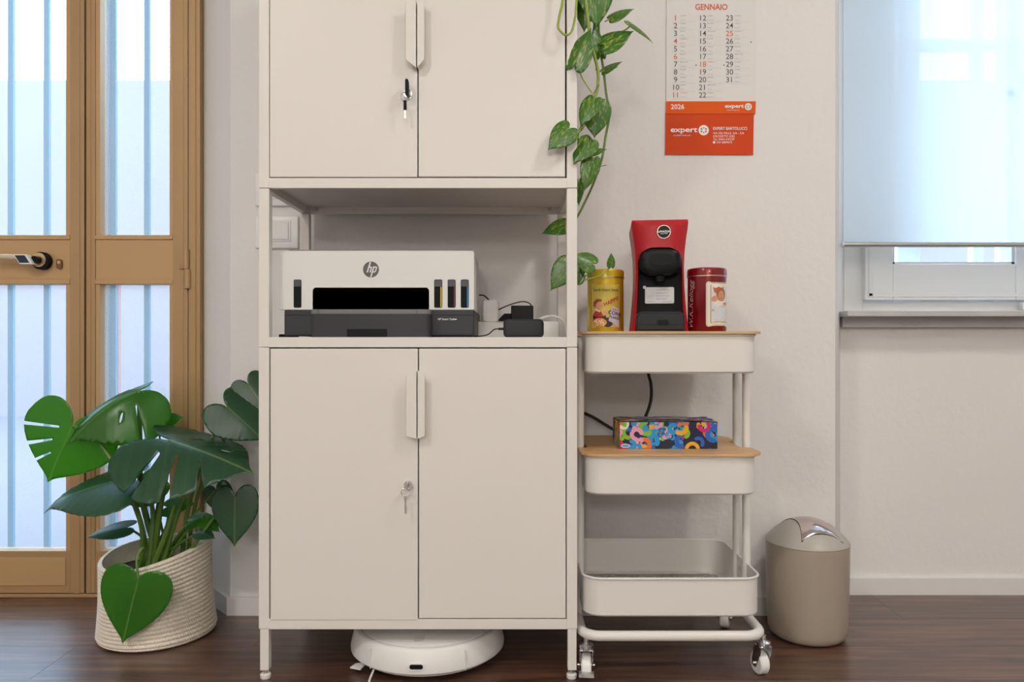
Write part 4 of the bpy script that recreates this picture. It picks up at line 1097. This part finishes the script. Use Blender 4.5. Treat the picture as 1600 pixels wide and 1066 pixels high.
word('lettering', m_printwhite, text('expert', .0140, .022, sx=1.35), flat(kx(1147), y3, kz(168.6))); word('lettering', m_printwhite, text('GLI ESPERTI SIAMO NOI', .0032, .01), flat(kx(1145), y3, kz(173.2)))
word('emblem', m_printwhite, fill(ell(kx(1169), kz(167), .0096, .0096, 28)), lambda u, v: (u, y3, v))
word('lettering', m_printwhite, text('expert', .0200, .022, sx=1.35), flat(kx(1068.5), y4, kz(206.3))); word('lettering', m_printwhite, text('GLI ESPERTI SIAMO NOI', .0044, .012), flat(kx(1065.5), y4, kz(212.5)))
word('emblem', m_printwhite, fill(ell(kx(1099.5), kz(203.5), .0140, .0140, 32)), lambda u, v: (u, y4, v))
word('lettering', m_printwhite, text('EXPERT BARTOLUCCI', .0113, .010, align='LEFT', sx=.84), flat(kx(1114), y4, kz(203)))
for i, s_ in enumerate(('VIA DEI MILLE, 5/A - 5/A', 'GROSSETO (GR)', 'Tel. 0564-410159', '    324 6889673')):
    word('lettering', m_printwhite, text(s_, .0082, align='LEFT'), flat(kx(1114), y4, kz(209.7+4.75*i)))
bm = B(); box(bm, kx(1114), kx(1117.5), y4, y4+.0002, kz(224.2), kz(220.6))
obj('phone_icon', bm, m_printwhite, cal, smooth='keep')
bm = B()
for X, Z, R_, yy in ((kx(1169), kz(167), .0096, y3-.0002), (kx(1099.5), kz(203.5), .0140, y4-.0002)):
    for k_ in range(6):
        a = math.pi/6+k_*math.pi/3; ca, sa = math.cos(a), math.sin(a)
        if k_ in (1, 4): ln, wd = .62, .16
        else: ln, wd = .70, .22
        q = [(.25, 0), (.48, wd), (ln, wd*.7), (ln-.1, 0), (ln, -wd*.7), (.48, -wd)]
        bm.faces.new([bm.verts.new((X+R_*(x*ca-z*sa), yy, Z+R_*(x*sa+z*ca))) for x, z in q])
obj('emblem_print', bm, C('emblem_tone', (.30, .18, .15)), cal, smooth='keep')

# ================================================================== WASTE BIN
bc = (PX(1261, 1.915), 1.915); bR = .1005
wb = thing('waste_bin', 'taupe swing-lid waste bin standing by the trolley', 'bin', (bc[0], bc[1], 0))
bm = B(); lathe(bm, [(0, 0), (.072, 0), (.083, .003), (.0905, .010), (.0945, .022), (.0965, .05), (.0990, .14), (bR, .236), (bR-.002, .238)], bc, 72); obj('body', bm, m_bin, wb, smooth=True)
def dome(r_): return .2395+.056*(1-(r_/(bR+.0008))**2.3)
bm = B(); lathe(bm, [(bR-.002, .2375), (bR+.0008, .2385)]+[(r_, dome(r_)) for r_ in [bR*(1-(k_/16)**1.6) for k_ in range(1, 17)]], bc, 72)
ld = obj('lid', bm, m_binlid, wb, smooth=True)
fa = math.radians(-86)           # direction in which the flap faces
ax, ay = math.cos(fa), math.sin(fa)
def flapmap(o):
    def fn(u, v):
        x, y_ = u*ax - v*ay, u*ay + v*ax
        return (bc[0]+x, bc[1]+y_, dome(min(bR, math.hypot(x, y_)))+o)
    return fn
fo = []
for k_ in range(13): fo.append((-.075+.15*k_/12, -.034-.014*(abs(k_-6)/6)**2))
for k_ in range(13): fo.append((.075-.15*k_/12, .034+.014*(abs(k_-6)/6)**2))
fo = [(u*.93+.002, v*1.06+.004) for u, v in fo]
bm = B(); put(bm, fill([(u*1.03, v*1.04) for u, v in fo], (), .009), flapmap(.0004)); obj('flap_gap', bm, m_blackm, ld, smooth=True)
bm = B(); put(bm, fill(fo, (), .009), flapmap(.0016)); obj('flap', bm, m_flap, ld, smooth=True)

# ================================================================== MONSTERA
pc = Vector((-.905, 1.935, 0)); RIMDIR = math.atan2(.15, .22)
mon = thing('monstera_plant', 'monstera plant with large glossy leaves in a rope basket', 'plant', pc, None)
bk = thing('rope_basket', 'cream coiled rope basket holding the monstera by the door', 'basket', pc)
NC = 21; seg = 96; bm = B(); rings = []
def bask(th, t_):
    R_ = .140-.004*math.sin(t_*math.pi)*1.2-.010*t_+.004*math.cos(3*th+1)*t_*(1-t_)*2
    if t_ < .06: R_ -= .012*(1-t_/.06)**2
    h = .213+.021*math.cos(th-RIMDIR)+.006*math.cos(2*th+.6)
    lean = -.004*t_
    return R_, h*t_, lean
for i in range(NC*5+1):
    t_ = i/(NC*5); b_ = abs(math.sin(math.pi*i/5))
    rings.append([])
    for k_ in range(seg):
        th = 2*math.pi*k_/seg; R_, z, ln = bask(th, t_); R_ += .0034*b_
        rings[-1].append(bm.verts.new((pc.x+R_*math.cos(th)+ln, pc.y+R_*math.sin(th), max(z, 0.0))))
for i in range(NC*5, NC*3, -4):       # inner wall
    t_ = i/(NC*5); rings.append([])
    for k_ in range(seg):
        th = 2*math.pi*k_/seg; R_, z, ln = bask(th, t_); R_ -= .007
        rings[-1].append(bm.verts.new((pc.x+R_*math.cos(th)+ln, pc.y+R_*math.sin(th), z)))
for A, Bq in zip(rings, rings[1:]):
    for k_ in range(seg): bm.faces.new((A[k_], A[(k_+1) % seg], Bq[(k_+1) % seg], Bq[k_]))
bm.faces.new(rings[0][::-1])
def rope_mat():
    m = M('cotton_rope', (.78, .69, .58), .85, spec=.2); nt = m.node_tree; b = nt.nodes['Principled BSDF']; L = nt.links.new; N = nt.nodes.new
    tc = N('ShaderNodeTexCoord'); sx_ = N('ShaderNodeSeparateXYZ'); L(tc.outputs['Object'], sx_.inputs[0])
    an = N('ShaderNodeMath'); an.operation = 'ARCTAN2'; L(sx_.outputs[1], an.inputs[0]); L(sx_.outputs[0], an.inputs[1])
    s1 = N('ShaderNodeMath'); s1.operation = 'MULTIPLY'; s1.inputs[1].default_value = 150; L(an.outputs[0], s1.inputs[0])
    s2 = N('ShaderNodeMath'); s2.operation = 'MULTIPLY_ADD'; s2.inputs[1].default_value = 420; L(sx_.outputs[2], s2.inputs[0]); L(s1.outputs[0], s2.inputs[2])
    sn = N('ShaderNodeMath'); sn.operation = 'SINE'; L(s2.outputs[0], sn.inputs[0])
    bp = N('ShaderNodeBump'); bp.inputs['Strength'].default_value = .5; bp.inputs['Distance'].default_value = .0012; L(sn.outputs[0], bp.inputs['Height']); L(bp.outputs[0], b.inputs['Normal'])
    return m
obj('coiled_wall', bm, rope_mat(), bk, smooth=80)
bm = B(); lathe(bm, [(0, .170), (.06, .168), (.128, .160)], (pc.x-.004, pc.y), 40); obj('soil', bm, m_soil, mon, smooth=True)

HEART = [(0, 0), (-.10, .035), (-.20, .13), (-.235, .26), (-.17, .40), (0, .485), (.2, .50), (.42, .44), (.64, .31), (.82, .16), (.94, .05), (1.04, 0)]
def heart(Wf=1.0, lobe=1.0, n=5):
    h = [Vector((u*(lobe if u < 0 else 1), v*Wf)) for u, v in HEART]
    c_ = catmull([(p.x, p.y, 0) for p in h], n)
    up = [(p.x, p.y) for p in c_]
    return up + [(x, -y_) for x, y_ in reversed(up[1:-1])]
def slit(u0, v0, ang, ln, w0, w1):
    s_ = 1 if v0 > 0 else -1; a = math.radians(ang); dx_, dy_ = math.cos(a), math.sin(a)*s_; nx, ny = -dy_, dx_
    return [(u0+nx*w0, v0+ny*w0), (u0-nx*w0, v0-ny*w0), (u0+dx_*ln-nx*w1, v0+dy_*ln-ny*w1), (u0+dx_*ln+nx*w1, v0+dy_*ln+ny*w1)]
def leaf(parent, name, at, mdir, nrm, L_, Wf, mat, slits=(), holes=(), droop=.15, fold=-.12, lobe=1.0, ripple=.006, side=0.0, step=.06, thick=.0008, tip=0.0):
    m_ = Vector(mdir).normalized(); n_ = Vector(nrm); n_ = (n_-m_*n_.dot(m_)).normalized(); l_ = n_.cross(m_)
    ol = heart(Wf, lobe); cuts = [slit(*s_) for s_ in slits]+[ell(h[0], h[1], h[2], h[3], 12, h[4]) for h in holes]
    ov, tris = fill(ol, cuts, step)
    bm = B(); uvl = bm.loops.layers.uv.new('UVMap'); vs = {}
    def mp(u, v):
        z = -droop*max(u, -.1)**2*(1 if u > 0 else .5) + fold*abs(v)**1.5*1.6 + side*v*abs(v)*2
        z += ripple*math.cos(2*math.pi*(u-.6*abs(v))/.14)*min(1, abs(v)*4)
        z -= tip*max(0, u-.7)**2
        return Vector(at)+L_*(u*m_+v*l_+z*n_)
    for t_ in tris:
        for i in t_:
            if i not in vs: vs[i] = bm.verts.new(mp(ov[i].x, ov[i].y))
        try: f = bm.faces.new([vs[i] for i in t_])
        except ValueError: continue
        for lp, i in zip(f.loops, t_): lp[uvl].uv = (ov[i].x, ov[i].y)
    o = obj(name, bm, mat, parent, smooth='keep')
    o.data.shade_smooth()
    if thick:
        md = o.modifiers.new('thickness', 'SOLIDIFY'); md.thickness = thick
    return o
def stem(parent, pts, r0, r1, mat, name='petiole'):
    c_ = catmull(pts, 6); bm = B(); n = len(c_)
    tube(bm, c_, [r0+(r1-r0)*i/(n-1) for i in range(n)], 8); return obj(name, bm, mat, parent, smooth=True)
SP = P(245, 870, 1.93)
def soilp(dx_, dy_): return (pc.x+dx_, pc.y+dy_, .160)
# A: the big centre leaf
aA = P(265, 688, 1.86)
sl = [(.10, .15, 68, .6, .012, .05), (.30, .13, 55, .6, .012, .045), (.52, .11, 45, .5, .010, .035), (.02, -.17, 92, .7, .014, .055), (.22, -.14, 66, .6, .014, .055), (.47, -.12, 50, .5, .010, .035)]
sl = [(u, v, a, l2, w0, w1) for u, v, a, l2, w0, w1 in sl]
leaf(mon, 'leaf', aA, (.93, -.28, -.20), (-.10, -.36, .93), .235, 1.30, m_leaf, [s_ for s_ in sl if s_[1] < 0], [(.20, .20, .065, .018, .9), (.38, .20, .075, .016, .75), (.56, .17, .05, .012, .65)], .10, -.36, 1.9, .010)
stem(mon, [soilp(-.005, -.02), P(250, 800, 1.90), P(262, 730, 1.87), aA], .0085, .004, m_stem)
# B: left back-lit leaf
aB = P(113, 666, 1.94)
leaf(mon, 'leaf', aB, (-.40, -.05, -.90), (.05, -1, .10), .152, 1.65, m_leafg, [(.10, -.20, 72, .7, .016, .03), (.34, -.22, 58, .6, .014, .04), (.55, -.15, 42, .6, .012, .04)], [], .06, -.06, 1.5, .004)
stem(mon, [soilp(-.03, .01), P(215, 800, 1.93), P(165, 705, 1.93), P(128, 672, 1.935), aB], .007, .0035, m_stem)
# C: top leaf, seen from its lit underside
aC = P(217, 611, 1.97)
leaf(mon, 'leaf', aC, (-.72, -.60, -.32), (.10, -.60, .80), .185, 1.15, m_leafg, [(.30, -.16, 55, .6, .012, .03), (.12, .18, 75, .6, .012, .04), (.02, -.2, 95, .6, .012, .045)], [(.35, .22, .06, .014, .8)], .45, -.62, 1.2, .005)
stem(mon, [soilp(-.0, .02), P(222, 780, 1.95), P(219, 690, 1.965), aC], .009, .005, m_stem)
# D: glossy leaf on the left
aD = P(196, 748, 1.85)
leaf(mon, 'leaf', aD, (-.90, -.25, -.16), (-.15, -.38, .92), .185, 1.25, m_leaf, (), (), .16, -.16, 1.0, .006, tip=.8)
stem(mon, [soilp(-.03, -.03), P(222, 830, 1.88), P(206, 780, 1.86), aD], .007, .0035, m_stem)
# E: leaves by the cabinet side
aE = P(355, 636, 1.95)
leaf(mon, 'leaf', aE, (.72, -.05, -.60), (.05, -.80, .60), .125, 1.15, m_leaf, (), (), .15, -.15, 1.3, .006)
stem(mon, [soilp(.05, .02), P(295, 790, 1.94), P(325, 700, 1.95), aE], .007, .003, m_stem)
aE2 = P(388, 600, 1.99)
leaf(mon, 'leaf', aE2, (.55, -.1, -.75), (.1, -.85, .5), .10, 1.0, m_leaf, (), (), .12, -.12, 1.1, .005)
stem(mon, [soilp(.06, .03), P(310, 770, 1.97), P(362, 660, 1.985), aE2], .006, .003, m_stem)
# F: heart leaf hanging at the right
aF = P(367, 776, 1.86)
leaf(mon, 'leaf', aF, (.02, -.12, -1), (.05, -1, .15), .118, .98, m_leaf, (), (), .05, -.08, 1.0, .003)
stem(mon, [soilp(.05, -.03), P(305, 850, 1.88), P(335, 808, 1.875), P(360, 780, 1.87), aF], .0045, .0025, m_stem)
# G: leaf in front of the basket
aG = P(216, 905, 1.772)
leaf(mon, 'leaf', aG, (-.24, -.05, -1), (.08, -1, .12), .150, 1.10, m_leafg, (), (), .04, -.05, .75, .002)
stem(mon, [soilp(-.02, -.07), P(225, 858, 1.80), P(214, 872, 1.778), aG], .004, .0025, m_stem)
# smaller leaves around the rim
for at_, md, nr, L_, mt, w_ in (
    (P(197, 824, 1.86), (-.95, -.2, -.12), (-.1, -.45, .9), .092, m_leaf, .75),
    (P(318, 812, 1.90), (.75, -.3, -.35), (.1, -.5, .85), .055, m_leafg, .8),
    (P(298, 815, 1.91), (.80, -.1, .30), (0, -.6, .8), .060, m_leafg, .85),
    (P(312, 832, 1.87), (.80, -.4, -.1), (.0, -.5, .9), .050, m_leaf, .8),
    (P(230, 778, 2.0), (-.8, -.1, .1), (0, -.6, .8), .075, m_leafg, .8),
    (P(262, 792, 2.0), (.7, -.1, .15), (0, -.7, .7), .075, m_leafg, .8),
    (P(338, 765, 1.95), (.35, -.1, -.8), (0, -.9, .4), .075, m_leaf, .95),
    (P(248, 660, 2.02), (.6, -.1, .15), (0, -.8, .6), .07, m_leafg, .85),
    (P(245, 752, 2.03), (-.7, -.2, -.5), (0, -.8, .5), .10, m_leafg, 1.0)):
    leaf(mon, 'leaf', at_, md, nr, L_, w_, mt, (), (), .12, -.12, 1.0, .004)
    stem(mon, [soilp(random.uniform(-.04, .05), random.uniform(-.04, .04)), (Vector(soilp(.01, 0))+at_)/2+Vector((0, 0, .02)), at_], .0045, .0022, m_stem)
for dx_, dy_, px, py, d_ in ((.0, -.04, 272, 790, 1.88), (.02, -.035, 305, 735, 1.90), (-.012, -.03, 228, 745, 1.92)):
    stem(mon, [soilp(dx_, dy_), P((px+250)/2, (py+870)/2, d_), P(px, py, d_)], .009, .0035, m_stem, 'stem')

# ================================================================== POTHOS
po = thing('hanging_pothos', 'variegated pothos vine trailing down the cabinet side', 'plant', (.12, 1.76, TOP))
bm = B(); lathe(bm, [(0, TOP), (.055, TOP), (.065, TOP+.01), (.080, TOP+.12), (.084, TOP+.13), (.076, TOP+.13), (.070, TOP+.115), (0, TOP+.112)], (.06, 1.80), 40); obj('pot', bm, m_terr, po, smooth=True)
PT = (.06, 1.80, TOP+.115)
def vine(pts, r=.0032, mat=None):
    return stem(po, pts, r, r*.85, mat or m_vine, 'vine')
vine([PT, (.11, 1.70, TOP+.13), (.165, 1.655, TOP), P(912, -40, 1.66), P(915, 0, 1.66), P(920, 40, 1.665), P(924, 70, 1.67), P(932, 100, 1.68), P(935, 122, 1.68), P(931, 148, 1.68), P(919, 162, 1.68), P(915, 180, 1.68), P(908, 200, 1.675), P(901, 212, 1.67), P(912, 222, 1.67), P(923, 240, 1.675), P(927, 258, 1.68)], .0038)
vine([PT, (.13, 1.72, TOP+.14), (.19, 1.70, TOP), P(935, -20, 1.70), P(936, 60, 1.71), P(943, 110, 1.72), P(947, 145, 1.73), P(952, 178, 1.73), P(946, 215, 1.73), P(940, 250, 1.73), P(925, 292, 1.735), P(908, 328, 1.74), P(897, 350, 1.75), P(893, 385, 1.75), P(896, 425, 1.73), P(903, 443, 1.715), P(911, 440, 1.71), P(914, 430, 1.71)], .0030, M('vine_green', (.13, .24, .03), .45))
vine([PT, (.08, 1.68, TOP+.13), (.10, 1.63, TOP-.02), P(880, -20, 1.632), P(874, 25, 1.632), P(872, 42, 1.632), P(878, 51, 1.632), P(885, 55, 1.632), P(893, 49, 1.632), P(898, 30, 1.632), P(901, 0, 1.635), (.155, 1.64, TOP), PT], .0028)
leaves = [  # attach px, tip px, depth, width factor, tilt of normal
    ((930, -28), (934, 42), 1.665, .85, (.1, -.9, .3)), ((917, -5), (911, 48), 1.69, .7, (-.3, -.9, .2)), ((899, 98), (922, 40), 1.65, .75, (-.3, -.9, .3)),
    ((938, 82), (930, 34), 1.70, .55, (.4, -.9, .1)), ((945, 68), (989, 44), 1.69, .95, (.1, -.8, .55)), ((986, 37), (1023, 62), 1.69, .55, (.4, -.6, .7)),
    ((957, 27), (990, 10), 1.70, .75, (-.1, -.8, .6)), ((944, 110), (971, 93), 1.72, .7, (0, -.7, .7)), ((948, 111), (966, 102), 1.72, .5, (0, -.6, .8)),
    ((926, 158), (905, 196), 1.665, .8, (-.2, -.8, .5)), ((932, 164), (930, 214), 1.70, 1.0, (.1, -1, .1)), ((888, 202), (856, 232), 1.63, .95, (.1, -.9, .35)),
    ((919, 222), (895, 254), 1.655, .95, (-.2, -.9, .3)), ((925, 238), (948, 231), 1.70, .8, (0, -.7, .6)), ((915, 217), (930, 240), 1.71, .8, (.2, -.9, .3)), ((925, 252), (914, 298), 1.665, .68, (.2, -1, .1)),
    ((904, 285), (903, 321), 1.72, .55, (-.4, -.9, 0)), ((885, 350), (846, 362), 1.80, .85, (0, -.8, .6)), ((926, 412), (896, 396), 1.70, 1.1, (-.1, -.85, .5)),
    ((955, 415), (956, 395), 1.695, .75, (.3, -.9, .2)), ((888, 413), (860, 453), 1.79, .85, (0, -.9, .35)), ((906, 416), (902, 446), 1.735, .65, (-.2, -.9, .2))]
for (a, b_, d_, wf, nr) in leaves:
    pa, pb = P(a[0], a[1], d_), P(b_[0], b_[1], d_-.008); v = pb-pa
    leaf(po, 'leaf', pa, v, nr, v.length/1.03, wf, m_pothos, (), (), .12, -.16, 1.0, .004, step=.09, thick=.0006)
pet = [((907, 100), (908, 118), (925, 145), 1.668), ((945, 68), (944, 80), (938, 84), 1.69), ((957, 27), (952, 30), (945, 34), 1.70), ((986, 37), (978, 46), (945, 60), 1.70), ((945, 110), (940, 112), (930, 108), 1.70),
       ((888, 205), (880, 213), (901, 212), 1.645), ((926, 412), (926, 424), (914, 432), 1.708), ((955, 415), (940, 430), (912, 438), 1.70), ((885, 350), (884, 360), (893, 372), 1.775), ((888, 413), (892, 420), (897, 428), 1.76)]
for a, b_, c_, d_ in pet: stem(po, [P(*a, d_), P(*b_, d_), P(*c_, d_)], .0016, .0016, m_vine)
for pts in ([(912, 225), (897, 228), (890, 238)], [(936, 132), (930, 142), (926, 148)], [(917, 170), (914, 195), (905, 208)], [(927, 258), (935, 260), (948, 258)]):
    stem(po, [P(x, y_, 1.672) for x, y_ in pts], .0010, .0006, m_root, 'aerial_root')
